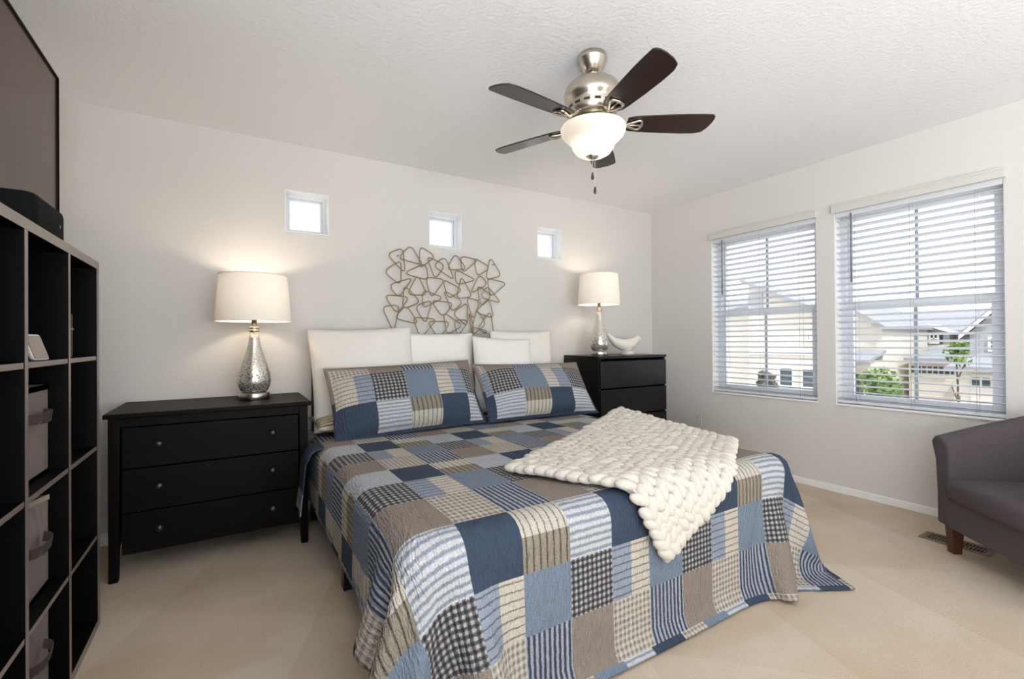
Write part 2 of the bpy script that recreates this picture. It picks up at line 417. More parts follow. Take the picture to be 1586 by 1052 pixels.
baseboard('baseboard_back', 0, XL, XR, YB-0.014, YB, 0.0, 0.07)
baseboard('baseboard_right', 0, XR-0.014, XR, YF, YB-0.014, 0.0, 0.052)
baseboard('baseboard_left', 0, XL, XL+0.014, YF, YB-0.014, 0.0, 0.07)

def ring_frame(bm, axis, pos, dep, a0, a1, z0, z1, w):
    """rectangular frame of member width w in a plane normal to axis"""
    for (p, q, r, s) in ((a0, a0+w, z0, z1), (a1-w, a1, z0, z1), (a0+w, a1-w, z0, z0+w), (a0+w, a1-w, z1-w, z1)):
        if axis == 'x': box(bm, pos, pos+dep, p, q, r, s)
        else: box(bm, p, q, pos, pos+dep, r, s)
    return bm
# the three small square windows over the bed
for i, (a, b) in enumerate(SW):
    fr = tag(obj('window_%d' % (i+1), ring_frame(B(), 'y', YB+0.085, 0.05, a, b, SZ0, SZ1, 0.026), M['vinyl'], bevel=0.004), kind='structure')
    obj('reveal_liner', ring_frame(B(), 'y', YB+0.001, 0.084, a, b, SZ0, SZ1, 0.004), M['trim'], fr)
    obj('window_sash', ring_frame(B(), 'y', YB+0.10, 0.03, a+0.026, b-0.026, SZ0+0.026, SZ1-0.026, 0.014), M['vinyl'], fr, bevel=0.003)
    obj('pane', bx(a+0.036, b-0.036, YB+0.112, YB+0.116, SZ0+0.036, SZ1-0.036), M['glass'], fr)
# the two hung windows on the right wall
for i, (a, b) in enumerate(WY):
    fr = tag(obj('window_%d' % (i+4), ring_frame(B(), 'x', XR+0.085, 0.06, a, b, WZ0, WZ1, 0.04), M['vinyl'], bevel=0.004), kind='structure')
    zm = 1.335; c = (a+b)/2
    us = obj('upper_sash', ring_frame(B(), 'x', XR+0.115, 0.025, a+0.04, b-0.04, zm-0.02, WZ1-0.04, 0.028), M['vinyl'], fr, bevel=0.002)
    obj('grid_bar', bx(XR+0.118, XR+0.132, c-0.008, c+0.008, zm, WZ1-0.066), M['gridbar'], us)
    ls = obj('lower_sash', ring_frame(B(), 'x', XR+0.09, 0.025, a+0.04, b-0.04, WZ0+0.04, zm+0.025, 0.038), M['vinyl'], fr, bevel=0.002)
    obj('grid_bar', bx(XR+0.093, XR+0.107, c-0.008, c+0.008, WZ0+0.077, zm-0.012), M['gridbar'], ls)
    obj('reveal_liner', ring_frame(B(), 'x', XR+0.002, 0.083, a, b, WZ0, WZ1, 0.004), M['trim'], fr)
    obj('pane', box(bx(XR+0.123, XR+0.127, a+0.06, b-0.06, zm, WZ1-0.06), XR+0.098, XR+0.102, a+0.07, b-0.07, WZ0+0.07, zm), M['glass'], fr)
    obj('window_sill', bx(XR-0.012, XR+0.085, a+0.001, b-0.001, WZ0-0.001, WZ0+0.014), M['trim'], fr, bevel=0.004)
fr = tag(obj('window_6', ring_frame(B(), 'y', YF-0.11, 0.05, REAR[0], REAR[1], REAR[2], REAR[3], 0.05), M['vinyl'], bevel=0.004), kind='structure')  # unseen window, added to let in the rear fill light
obj('pane', bx(REAR[0]+0.04, REAR[1]-0.04, YF-0.09, YF-0.086, REAR[2]+0.04, REAR[3]-0.04), M['glass'], fr)

fr = tag(obj('window_7', ring_frame(B(), 'x', XL-0.11, 0.05, SIDE[0], SIDE[1], SIDE[2], SIDE[3], 0.05), M['vinyl'], bevel=0.004), kind='structure')  # unseen window, added for the fill light from the left
obj('pane', bx(XL-0.09, XL-0.086, SIDE[0]+0.04, SIDE[1]-0.04, SIDE[2]+0.04, SIDE[3]-0.04), M['glass'], fr)

# ------------------------------------------------------------------ window blinds
def make_blind(a, b, label):
    t = thing('window_blind', label, 'blind', (XR+0.035, (a+b)/2, WZ0), (0, 0, 0), 'wood-look blinds in the bedroom windows')
    w = (b-a)/2-0.006; hgt = WZ1-WZ0
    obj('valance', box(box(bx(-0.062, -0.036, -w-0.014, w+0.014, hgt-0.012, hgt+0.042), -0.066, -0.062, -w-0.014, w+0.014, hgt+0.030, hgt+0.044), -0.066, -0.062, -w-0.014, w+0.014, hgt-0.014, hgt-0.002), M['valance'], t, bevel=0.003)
    obj('headrail', bx(-0.030, 0.028, -w, w, hgt-0.045, hgt-0.002), M['blind'], t, bevel=0.002)
    pitch = 0.0452; z = hgt-0.075; n = 0
    while z > 0.052:
        bm = B(); prof = [(-0.025, -0.0015), (-0.012, 0.001), (0, 0.002), (0.012, 0.001), (0.025, -0.0015), (0.025, 0.0015), (0.012, 0.004), (0, 0.005), (-0.012, 0.004), (-0.025, 0.0015)]
        ca, sa = math.cos(R(-13)), math.sin(R(-13))
        prism(bm, [(x*ca-zz*sa, x*sa+zz*ca) for x, zz in [(p[0], p[1]) for p in prof]], 'y', -w, w)
        o = obj('slat', bm, M['blind'], t); o.location = (0, 0, z)
        z -= pitch; n += 1
    obj('bottom_rail', bx(-0.026, 0.026, -w, w, 0.020, 0.040), M['blind'], t, bevel=0.003)
    for s in (-0.72, 0.0, 0.72) if b-a > 0.1 else ():
        bm = B()
        for dx in (-0.027, 0.027): tube(bm, [(dx, s*w, 0.03), (dx, s*w, hgt-0.03)], 0.0011, 5)
        obj('ladder_cord', bm, M['cord'], t)
        obj('cord_button', lathe(B(), [(0.0, 0.0), (0.008, 0.001), (0.008, 0.006), (0, 0.008)], 12, (0, s*w, 0.0125)), M['cord'], t, smooth=True)
    yy = w-0.10
    obj('tilt_wand', tube(B(), [(-0.034, yy, hgt-0.03), (-0.034, yy, hgt-0.515)], [0.0045, 0.006], 8), M['wand'], t, smooth=True)
    return t
make_blind(*WY[0], 'white slatted blind in the left window, nearer the bedside lamp')
make_blind(*WY[1], 'white slatted blind in the right window, above the armchair')

# ------------------------------------------------------------------ cube shelf on the left
SXF, SXB = -0.4466, -0.785
shelf = thing('cube_bookcase', 'tall black-brown open cube bookcase along the left wall', 'bookcase', (SXF, 1.3, 0))
def loc(bm, o=(SXF, 1.3, 0)):
    bmesh.ops.translate(bm, verts=bm.verts[:], vec=(-o[0], -o[1], -o[2])); return bm
YE, ZT = 2.424, 1.432
cols_y = [2.029, 1.658, 1.287, 0.916]
YS = 0.53
def board(name, *a):
    bm = loc(bx(*a)); 
    for f in bm.faces:
        if f.calc_center_median().x > (a[1]-SXF)-0.0005: f.material_index = 1
    return obj(name, bm, None, shelf, bevel=0.0012, mats=[M['shelfwood'], M['shelfedge']])
board('top_panel', SXB, SXF, YS, YE, ZT-0.03, ZT)
board('bottom_panel', SXB, SXF, YS, YE, 0.0, 0.032)
board('side_panel', SXB, SXF, YE-0.038, YE, 0.032, ZT-0.03)
board('side_panel', SXB, SXF, YS, YS+0.038, 0.032, ZT-0.03)
for cy in cols_y: board('divider', SXB, SXF, cy-0.012, cy+0.012, 0.032, ZT-0.03)
edges = [YE-0.038] + [v for cy in cols_y for v in (cy+0.012, cy-0.012)] + [YS+0.038]
ROWS_Z = [1.061, 0.710, 0.364]
for z in ROWS_Z:
    for k in range(0, len(edges), 2): board('shelf', SXB, SXF-0.002, edges[k+1], edges[k], z-0.016, z)
obj('back_panel', loc(bx(SXB-0.006, SXB, YS, YE, 0.0, ZT)), M['shelfwood'], shelf)

def make_bin(z, label, hang=0.0, hloc=0.62):
    y0, y1 = 1.674, 2.000; xf = -0.492; hh = 0.272
    t = thing('storage_bin', label, 'storage bin', (xf, (y0+y1)/2, z), (0, 0, 0), 'fabric bins in the cube bookcase')
    w = (y1-y0)/2; d = 0.27
    def shell():
        bm = B(); N = 10
        # open box with slightly bowed front face
        def outline(bow, zz, ins=0.0):
            pts = []
            for i in range(N+1):
                s = -1+2*i/N; pts.append((bow*(1-s*s)-ins, s*(w-ins), zz))
            pts += [(-d+ins, w-ins, zz), (-d+ins, -w+ins, zz)]
            return [bm.verts.new(p) for p in pts]
        L0 = outline(0.0, 0.0); L1 = outline(0.008, hh*0.5); L2 = outline(-hang, hh)
        I2 = outline(-hang-0.004, hh, 0.004); I0 = outline(-0.004, 0.01, 0.004)
        n = len(L0)
        for A, C in ((L0, L1), (L1, L2), (L2, I2), (I2, I0)):
            for i in range(n): bm.faces.new((A[i], A[(i+1) % n], C[(i+1) % n], C[i]))
        bm.faces.new(list(reversed(L0))); bm.faces.new(I0)
        bmesh.ops.recalc_face_normals(bm, faces=bm.faces[:])
        return bm
    obj('bin_body', shell(), M['binfab'], t)
    def band(zz0, zz1, b0):
        bm = B(); N = 10; A = []; C = []
        for i in range(N+1):
            s = -1+2*i/N; x = b0*(1-s*s)+0.0035
            A.append(bm.verts.new((x, s*w, zz0))); C.append(bm.verts.new((x, s*w, zz1)))
        for i in range(N): bm.faces.new((A[i], A[i+1], C[i+1], C[i]))
        r = bmesh.ops.solidify(bm, geom=bm.faces[:], thickness=0.003)
        return bm
    obj('trim_band', band(hh-0.014, hh+0.002, -hang), M['bintrim'], t)
    obj('trim_band', band(0.0, 0.013, 0.0), M['bintrim'], t)
    # strap handle: a wide loop standing off the front
    hz = hh*hloc; bm = B(); A = []; C = []
    for i in range(13):
        s = -1+2*i/12; x = 0.010+0.034*(1-s**4)
        A.append(bm.verts.new((x-0.004, s*0.085, hz-0.014-0.004*(1-s*s)))); C.append(bm.verts.new((x, s*0.085, hz+0.014)))
    for i in range(12): bm.faces.new((A[i], A[i+1], C[i+1], C[i]))
    bmesh.ops.solidify(bm, geom=bm.faces[:], thickness=0.004)
    obj('handle', bm, M['binfab'], t, smooth=True)
    return t
make_bin(0.710, 'grey-brown fabric bin in the second row, highest of the three', 0.0, 0.70)
make_bin(0.364, 'grey-brown fabric bin in the third row, its rim sagging open', 0.03, 0.62)
make_bin(0.032, 'grey-brown fabric bin in the bottom row, lowest of the three', 0.02, 0.66)

# smart display leaning on the first shelf
t = thing('smart_display', 'small white-edged tablet display leaning on the top shelf of the bookcase', 'tablet', (-0.478, 1.897, 1.0615), (0, 0, R(79)))
def rr_prism(w, h, d, rad, z0=0.0):
    pts = round_poly([(-w/2, 0, z0), (w/2, 0, z0), (w/2, 0, z0+h), (-w/2, 0, z0+h)], rad, 5)
    bm = B(); A = [bm.verts.new(p) for p in pts]; C = [bm.verts.new(p+Vector((0, d, 0))) for p in pts]; n = len(pts)
    for i in range(n): bm.faces.new((A[i], A[(i+1) % n], C[(i+1) % n], C[i]))
    bm.faces.new(A); bm.faces.new(list(reversed(C))); bmesh.ops.recalc_face_normals(bm, faces=bm.faces[:]); return bm
bod = obj('case', rr_prism(0.078, 0.080, 0.008, 0.010), M['white_plastic'], t, bevel=0.002)
scr = obj('screen', rr_prism(0.068, 0.070, 0.002, 0.005, 0.005), M['display'], t)
scr.location = (0, -0.002, 0)
ft = obj('foot', prism(B(), [(0.012, 0.0), (0.045, 0.0), (0.026, 0.05)], 'x', -0.012, 0.012), M['white_plastic'], t, bevel=0.003)
for o in (bod, scr): o.rotation_euler = (R(-18), 0, 0)
# dark box at the back of the end cubby
t = thing('media_box', 'dark upright box in the end cubby of the bookcase', 'box', (-0.535, 2.150, 1.061))
obj('case', bx(-0.05, 0.05, -0.095, 0.095, 0, 0.155), M['darkbox'], t, bevel=0.004)
obj('lid_edge', bx(-0.051, 0.0515, -0.0965, 0.0965, 0.098, 0.105), M['shelfedge'], t)

# television above the bookcase
t = thing('television', 'large flat television with a thin black bezel over the bookcase', 'television', (-0.65, 2.10, 1.52))
W2, HT = 0.674, 0.762
obj('bezel', ring_frame(B(), 'x', -0.004, 0.012, -W2, W2, 0, HT, 0.009), M['tvframe'], t, bevel=0.002)
obj('screen', bx(-0.006, 0.001, -W2+0.008, W2-0.008, 0.008, HT-0.008), M['tvscreen'], t)
obj('back_shell', box(bx(-0.03, -0.006, -W2+0.004, W2-0.004, 0.004, HT-0.004), -0.055, -0.03, -0.42, 0.42, 0.05, 0.45), M['tvframe'], t, bevel=0.006)
obj('wall_bracket', box(bx(-0.145, -0.055, -0.06, 0.06, 0.18, 0.32), -0.15, -0.143, -0.2, 0.2, 0.12, 0.40), M['blackmetal'], t)

# speaker on the bookcase
t = thing('speaker', 'rounded black speaker standing on top of the bookcase', 'speaker', (-0.57, 1.955, ZT))
pl = round_poly([(-0.055, -0.15, 0), (0.10, -0.15, 0), (0.10, 0.145, 0), (-0.055, 0.145, 0)], 0.035, 6)
bm = B(); lev = [(0.0, 0.95), (0.010, 1.0), (0.090, 1.0), (0.103, 0.975), (0.109, 0.90)]
rg = [[bm.verts.new((p.x*s, p.y*s, z)) for p in pl] for z, s in lev]
for a, b in zip(rg, rg[1:]):
    for i in range(len(pl)): bm.faces.new((a[i], a[(i+1) % len(pl)], b[(i+1) % len(pl)], b[i]))
bm.faces.new(list(reversed(rg[0]))); bm.faces.new(rg[-1]); bmesh.ops.recalc_face_normals(bm, faces=bm.faces[:])
obj('speaker_body', bm, M['spk'], t, smooth=True)
bm = lathe(B(), [(0.0, 0), (0.006, 0.0005), (0.0, 0.001)], 14)
bmesh.ops.rotate(bm, verts=bm.verts[:], matrix=Matrix.Rotation(R(90), 3, 'Y')); bmesh.ops.translate(bm, verts=bm.verts[:], vec=(0.0998, 0.080, 0.055))
obj('badge', bm, M['spklogo'], t)

# ------------------------------------------------------------------ dresser (left) and lamp
DX, DY, DW, DD, DH = -0.4864, 2.79, 0.8506, 0.53, 0.7833
t = thing('dresser', 'low black three-drawer dresser with round knobs and tall legs', 'dresser', (DX, DY, 0))
obj('top', bx(-0.016, DW+0.016, -0.018, DD+0.004, DH-0.022, DH), M['blackwood'], t, bevel=0.004)
lw = 0.045
for x in (0, DW-lw):
    for y in (0, DD-lw):
        bm = bx(x, x+lw, y, y+lw, 0, DH-0.022)
        for v in bm.verts:
            if v.co.z < 0.001:
                v.co.x += 0.010 if (x > 0) and v.co.x < x+0.01 else (-0.010 if x == 0 and v.co.x > x+0.01 else 0)
        obj('leg', bm, M['blackwood'], t, bevel=0.003)
ZB0 = 0.118
obj('case', box(box(box(box(bx(0.006, 0.018, lw, DD-lw, ZB0, DH-0.022), DW-0.018, DW-0.006, lw, DD-lw, ZB0, DH-0.022), lw, DW-lw, DD-0.02, DD-0.006, ZB0, DH-0.022), lw, DW-lw, 0.03, DD-0.02, ZB0, ZB0+0.015), lw, DW-lw, 0.006, 0.03, DH-0.065, DH-0.022), M['blackwood'], t)
zs = [(0.520, 0.712), (0.314, 0.514), (ZB0, 0.308)]
for z0, z1 in zs:
    d = obj('drawer', bx(lw+0.003, DW-lw-0.003, 0.008, 0.028, z0, z1), M['blackwood'], t, bevel=0.002)
    for x in (0.190, 0.675):
        bm = lathe(B(), [(0.007, 0), (0.006, 0.010), (0.010, 0.014), (0.0155, 0.020), (0.0155, 0.024), (0.011, 0.029), (0, 0.031)], 18)
        bmesh.ops.rotate(bm, verts=bm.verts[:], matrix=Matrix.Rotation(R(90), 3, 'X'))
        bmesh.ops.translate(bm, verts=bm.verts[:], vec=(x, 0.008, z0+(z1-z0)*0.56))
        obj('knob', bm, M['pewter'], d, smooth=True)

def make_lamp(loc_, label, watts):
    t = thing('table_lamp', label, 'lamp', loc_, (0, 0, 0), 'bedside mercury glass lamps')
    obj('base', lathe(B(), [(0.079, 0), (0.081, 0.003), (0.081, 0.034), (0.078, 0.038), (0.06, 0.039)], 48), M['nickel'], t, smooth=True)
    prof = [(0.058, 0.038), (0.070, 0.050), (0.083, 0.075), (0.0885, 0.105), (0.084, 0.145), (0.070, 0.195), (0.052, 0.250), (0.037, 0.300), (0.028, 0.345), (0.0235, 0.395)]
    obj('glass_body', lathe(B(), prof, 56), M['mercury'], t, smooth=True)
    obj('collar', lathe(B(), [(0.026, 0.392), (0.027, 0.394), (0.027, 0.403), (0.024, 0.405), (0.027, 0.408), (0.027, 0.418), (0.024, 0.421), (0.016, 0.424)], 32), M['nickel'], t, smooth=True)
    obj('socket', lathe(B(), [(0.014, 0.423), (0.014, 0.470), (0.017, 0.475), (0.017, 0.505), (0.010, 0.508)], 20), M['nickel'], t, smooth=True)
    obj('bulb', lathe(B(), [(0.010, 0.508), (0.014, 0.520), (0.028, 0.550), (0.030, 0.568), (0.022, 0.588), (0.0, 0.597)], 20), M['bulb'], t, smooth=True)
    zb, zt, rb, rt = 0.452, 0.716, 0.197, 0.177
    bm = lathe(B(), [(rb, zb), ((rb+rt)/2, (zb+zt)/2), (rt, zt)], 64, cap=False)
    sh = obj('shade', bm, M['shade'], t, smooth=True)
    for rr, zz in ((rb, zb), (rt, zt)):
        obj('rim_wire', tube(B(), [(rr*math.cos(a), rr*math.sin(a), zz) for a in [2*math.pi*i/64 for i in range(64)]], 0.0025, 6, True), M['shade'], sh, smooth=True)
    bm = B()
    for k in range(3):
        a = 2*math.pi*k/3+0.4; tube(bm, [(0, 0, zt-0.012), (0.9*rt*math.cos(a), 0.9*rt*math.sin(a), zt-0.012), (rt*math.cos(a), rt*math.sin(a), zt-0.001)], 0.002, 6)
    for s in (-1, 1): tube(bm, [(0.012*s, 0, 0.505), (0.045*s, 0, 0.54), (0.048*s, 0, 0.62), (0.006*s, 0, zt-0.012)], 0.0016, 6)
    obj('harp', bm, M['nickel'], t, smooth=True)
    obj('finial', lathe(B(), [(0.004, zt-0.014), (0.005, zt+0.004), (0.010, zt+0.010), (0.009, zt+0.018), (0.004, zt+0.024), (0, zt+0.026)], 18), M['nickel'], t, smooth=True)
    ld = bpy.data.lights.new('lamp_light', 'POINT'); lo = bpy.data.objects.new('lamp_light', ld); COL.objects.link(lo); lo.parent = t
    ld.energy = watts; ld.color = (1.0, 0.82, 0.62); ld.shadow_soft_size = 0.03; lo.location = (0, 0, 0.632)
    return t
make_lamp((0.117, 3.09, DH), 'mercury glass table lamp on the low dresser left of the bed', LAMP_L_W)
MX, MY, MW, MD, MH = 2.575, 2.857, 0.797, 0.477, 0.979
rl = make_lamp((2.752, 3.06, MH), 'mercury glass table lamp on the tall chest beside the bird', LAMP_R_W)
rl.scale = (0.93, 0.93, 0.985)

# ------------------------------------------------------------------ tall chest (right)
t = thing('chest_of_drawers', 'tall plain black chest of drawers in the far right corner', 'chest of drawers', (MX, MY, 0))
obj('case', box(box(box(bx(0, 0.018, 0.018, MD, 0, MH-0.022), MW-0.018, MW, 0.018, MD, 0, MH-0.022), 0.018, MW-0.018, MD-0.012, MD, 0.02, MH-0.022), 0.018, MW-0.018, 0.03, MD-0.012, 0.02, 0.036), M['malm'], t, bevel=0.001)
obj('top', bx(0, MW, 0.002, MD, MH-0.022, MH), M['malm'], t, bevel=0.0015)
for z0, z1 in ((0.712, 0.936), (0.482, 0.700), (0.252, 0.470), (0.03, 0.240)):
    d = obj('drawer', bx(0.006, MW-0.006, 0.0, 0.018, z0, z1), M['malm'], t, bevel=0.002)
    obj('drawer_box', box(box(bx(0.03, 0.045, 0.018, MD-0.04, z0+0.02, z1-0.05), MW-0.045, MW-0.03, 0.018, MD-0.04, z0+0.02, z1-0.05), 0.03, MW-0.03, 0.018, 0.03, z0+0.02, z1-0.012), M['malm'], d)

# bird figurine
t = thing('bird_figurine', 'white ceramic bird figurine with upswept tail on the tall chest', 'figurine', (3.09, 3.06, MH), (0, 0, R(2)))
obj('pedestal', lathe(B(), [(0.058, 0), (0.060, 0.004), (0.058, 0.022), (0.062, 0.032)], 32), M['bird'], t, smooth=True)
spine = [(-0.255, 0.192, 0.008, 0.006), (-0.235, 0.174, 0.018, 0.018), (-0.205, 0.148, 0.026, 0.025), (-0.164, 0.118, 0.034, 0.034), (-0.108, 0.097, 0.046, 0.046), (-0.044, 0.085, 0.056, 0.054), (0.010, 0.086, 0.058, 0.055), (0.058, 0.097, 0.052, 0.053), (0.092, 0.112, 0.040, 0.043), (0.113, 0.128, 0.034, 0.038), (0.134, 0.138, 0.033, 0.037), (0.153, 0.138, 0.028, 0.031), (0.166, 0.137, 0.017, 0.019), (0.171, 0.136, 0.006, 0.006)]
bm = B(); rings = []
for x, z, ry, rz in spine:
    rings.append([bm.verts.new((x+0.3*rz*math.sin(a)*(1.0 if x < -0.05 else 0.1), ry*math.cos(a), z+rz*math.sin(a))) for a in [2*math.pi*k/20 for k in range(20)]])
for a, b in zip(rings, rings[1:]):
    for k in range(20): bm.faces.new((a[k], a[(k+1) % 20], b[(k+1) % 20], b[k]))
bm.faces.new(rings[0]); bm.faces.new(rings[-1]); bmesh.ops.recalc_face_normals(bm, faces=bm.faces[:])
obj('bird_body', bm, M['bird'], t, smooth=True, sub=1)
bm = lathe(B(), [(0.010, 0), (0.006, 0.014), (0.0, 0.026)], 12)
bmesh.ops.rotate(bm, verts=bm.verts[:], matrix=Matrix.Rotation(R(97), 3, 'Y')); bmesh.ops.translate(bm, verts=bm.verts[:], vec=(0.164, 0, 0.136))
obj('beak', bm, M['bird'], t, smooth=True)

# ------------------------------------------------------------------ wall art: rounded wire triangles
art = thing('wall_art', 'gold wire wall sculpture of overlapping rounded loops above the headboard', 'wall art', (0.946, 3.30, 1.19))
LOOPS = [[(0.012,0.551),(0.132,0.611),(0.148,0.418)],[(0.096,0.529),(0.194,0.638),(0.281,0.502),(0.25,0.5)],[(0.261,0.636),(0.387,0.567),(0.254,0.46)],[(-0.014,0.423),(0.117,0.518),(0.113,0.328)],[(0.136,0.421),(0.308,0.511),(0.33,0.381)],[(0.315,0.566),(0.468,0.509),(0.382,0.389)],[(0.461,0.574),(0.361,0.495),(0.541,0.392)],[(0.546,0.608),(0.473,0.471),(0.647,0.487)],[(0.591,0.592),(0.753,0.572),(0.611,0.455)],[(0.709,0.59),(0.863,0.518),(0.738,0.436)],[(0.857,0.605),(0.962,0.454),(0.809,0.416)],[(0.543,0.485),(0.731,0.408),(0.552,0.358)],[(0.025,0.331),(0.21,0.396),(0.099,0.237)],[(0.243,0.423),(0.16,0.266),(0.319,0.268)],[(0.298,0.404),(0.464,0.398),(0.347,0.245)],[(0.442,0.401),(0.614,0.324),(0.487,0.246)],[(0.602,0.436),(0.556,0.255),(0.7,0.271)],[(0.759,0.461),(0.833,0.379),(0.67,0.294)],[(0.823,0.43),(1.013,0.401),(0.856,0.276)],[(0.14,0.339),(0.269,0.215),(0.128,0.156)],[(-0.009,0.258),(0.184,0.251),(0.086,0.12)],[(0.28,0.309),(0.45,0.255),(0.276,0.166)],[(0.445,0.317),(0.615,0.23),(0.518,0.144)],[(0.738,0.371),(0.877,0.294),(0.774,0.192)],[(0.829,0.372),(0.959,0.232),(0.762,0.274)],[(0.341,0.233),(0.532,0.218),(0.438,0.101)],[(0.218,0.185),(0.359,0.236),(0.303,0.05)],[(-0.024,0.174),(0.11,0.19),(0.061,-0.013)],[(0.153,0.192),(0.061,0.091),(0.25,0.048)],[(0.637,0.267),(0.76,0.243),(0.696,0.086)],[(0.655,0.231),(0.521,0.137),(0.65,0.035)],[(0.847,0.271),(0.721,0.153),(0.891,0.104)],[(0.199,0.102),(0.394,0.091),(0.26,-0.059)],[(0.314,0.073),(0.506,0.073),(0.407,-0.066)],[(0.448,0.148),(0.615,0.044),(0.475,-0.031)],[(0.664,0.088),(0.531,0.086),(0.564,-0.046)],[(0.73,0.178),(0.817,0.056),(0.667,-0.045)],[(0.858,0.169),(0.733,0.017),(0.889,-0.042)],[(0.662,0.163),(0.709,0.038),(0.696,-0.052)],[(0.688,0.034),(0.841,-0.001),(0.697,-0.061)]]
for i, L in enumerate(LOOPS):
    pts = []
    for (x, z) in L: pts.append((x, 0.006*math.sin(i*1.7), z))
    obj('wire_loop', tube(B(), round_poly(pts, 0.050, 7), 0.0038, 8, True), M['gold'], art, smooth=True)
for x, z in ((0.1, 0.55), (0.9, 0.55), (0.3, 0.2), (0.75, 0.25)):
    obj('wall_standoff', tube(B(), [(x, 0, z), (x, 0.045, z)], 0.003, 6), M['gold'], art)

# ------------------------------------------------------------------ outlet
t = thing('wall_outlet', 'almond wall outlet low on the right wall behind the bed', 'outlet', (XR, 2.80, 0.365))
obj('cover_plate', bx(-0.006, 0, -0.038, 0.038, -0.058, 0.058), M['outlet'], t, bevel=0.003)
for z in (-0.02, 0.02):
    s = obj('socket', rr_prism(0.030, 0.026, 0.003, 0.008), M['outlet'], t); s.rotation_euler = (0, 0, R(-90)); s.location = (-0.0075, 0, z-0.013)
    obj('slot', box(bx(-0.0014, -0.0006, -0.0014, 0.0014, -0.007, 0.002) if False else bx(-0.007, -0.005, -0.0014, 0.0014, 0.008, 0.018), 0.005, 0.007, -0.0014, 0.0014, 0.008, 0.018), M['slot'], s).location = (0, -0.001, 0)

# ------------------------------------------------------------------ bed, mattress
bed = thing('bed_frame', 'bed frame with grey upholstered rail and black legs under the quilt', 'bed', (1.33, 2.2, 0))
BX0, BX1, BY0, BY1 = 0.40, 2.26, 1.195, 3.27
def bl(bm): bmesh.ops.translate(bm, verts=bm.verts[:], vec=(-1.33, -2.2, 0)); return bm
obj('footboard', bl(bx(BX0+0.05, BX1-0.02, BY0, BY0+0.035, 0.028, 0.33)), M['bedgrey'], bed, bevel=0.008)
obj('side_rail', bl(bx(BX0+0.01, BX0+0.04, BY0+0.04, BY1, 0.20, 0.33)), M['blackmetal'], bed, bevel=0.004)
obj('side_rail', bl(bx(BX1-0.04, BX1-0.01, BY0+0.04, BY1, 0.20, 0.33)), M['blackmetal'], bed, bevel=0.004)
obj('slat_deck', bl(bx(BX0+0.04, BX1-0.04, BY0+0.04, BY1, 0.27, 0.32)), M['blackmetal'], bed)
for x, y in ((0.452, 2.178), (0.452, 3.15), (2.20, 2.178), (2.20, 3.15), (2.17, 1.26), (0.50, 1.30)):
    obj('leg', bl(bx(x-0.028, x+0.028, y-0.028, y+0.028, 0, 0.27)), M['blackmetal'], bed, bevel=0.004)
hb = obj('headboard', bl(bx(0.46, 2.24, 3.235, 3.27, 0.30, 1.06)), M['bedgrey'], bed, bevel=0.01)
obj('headboard_frame', bl(ring_frame(B(), 'y', 3.232, 0.042, 0.448, 2.252, 0.25, 1.075, 0.022)), M['blackmetal'], hb, bevel=0.004)
mt_ = thing('mattress', 'thick white king mattress hidden beneath the patchwork quilt', 'mattress', (1.33, 2.2, 0.32))
def rounded_box(x0, x1, y0, y1, z0, z1, r):
    bm = bx(x0, x1, y0, y1, z0, z1); bmesh.ops.bevel(bm, geom=bm.edges[:], offset=r, segments=4, affect='EDGES', profile=0.5); return bm
bm = rounded_box(BX0+0.0, BX1, BY0, BY1-0.04, 0.32, 0.543, 0.05); bmesh.ops.translate(bm, verts=bm.verts[:], vec=(-1.33, -2.2, -0.32))
obj('mattress_body', bm, M['mattress'], mt_, smooth=True)

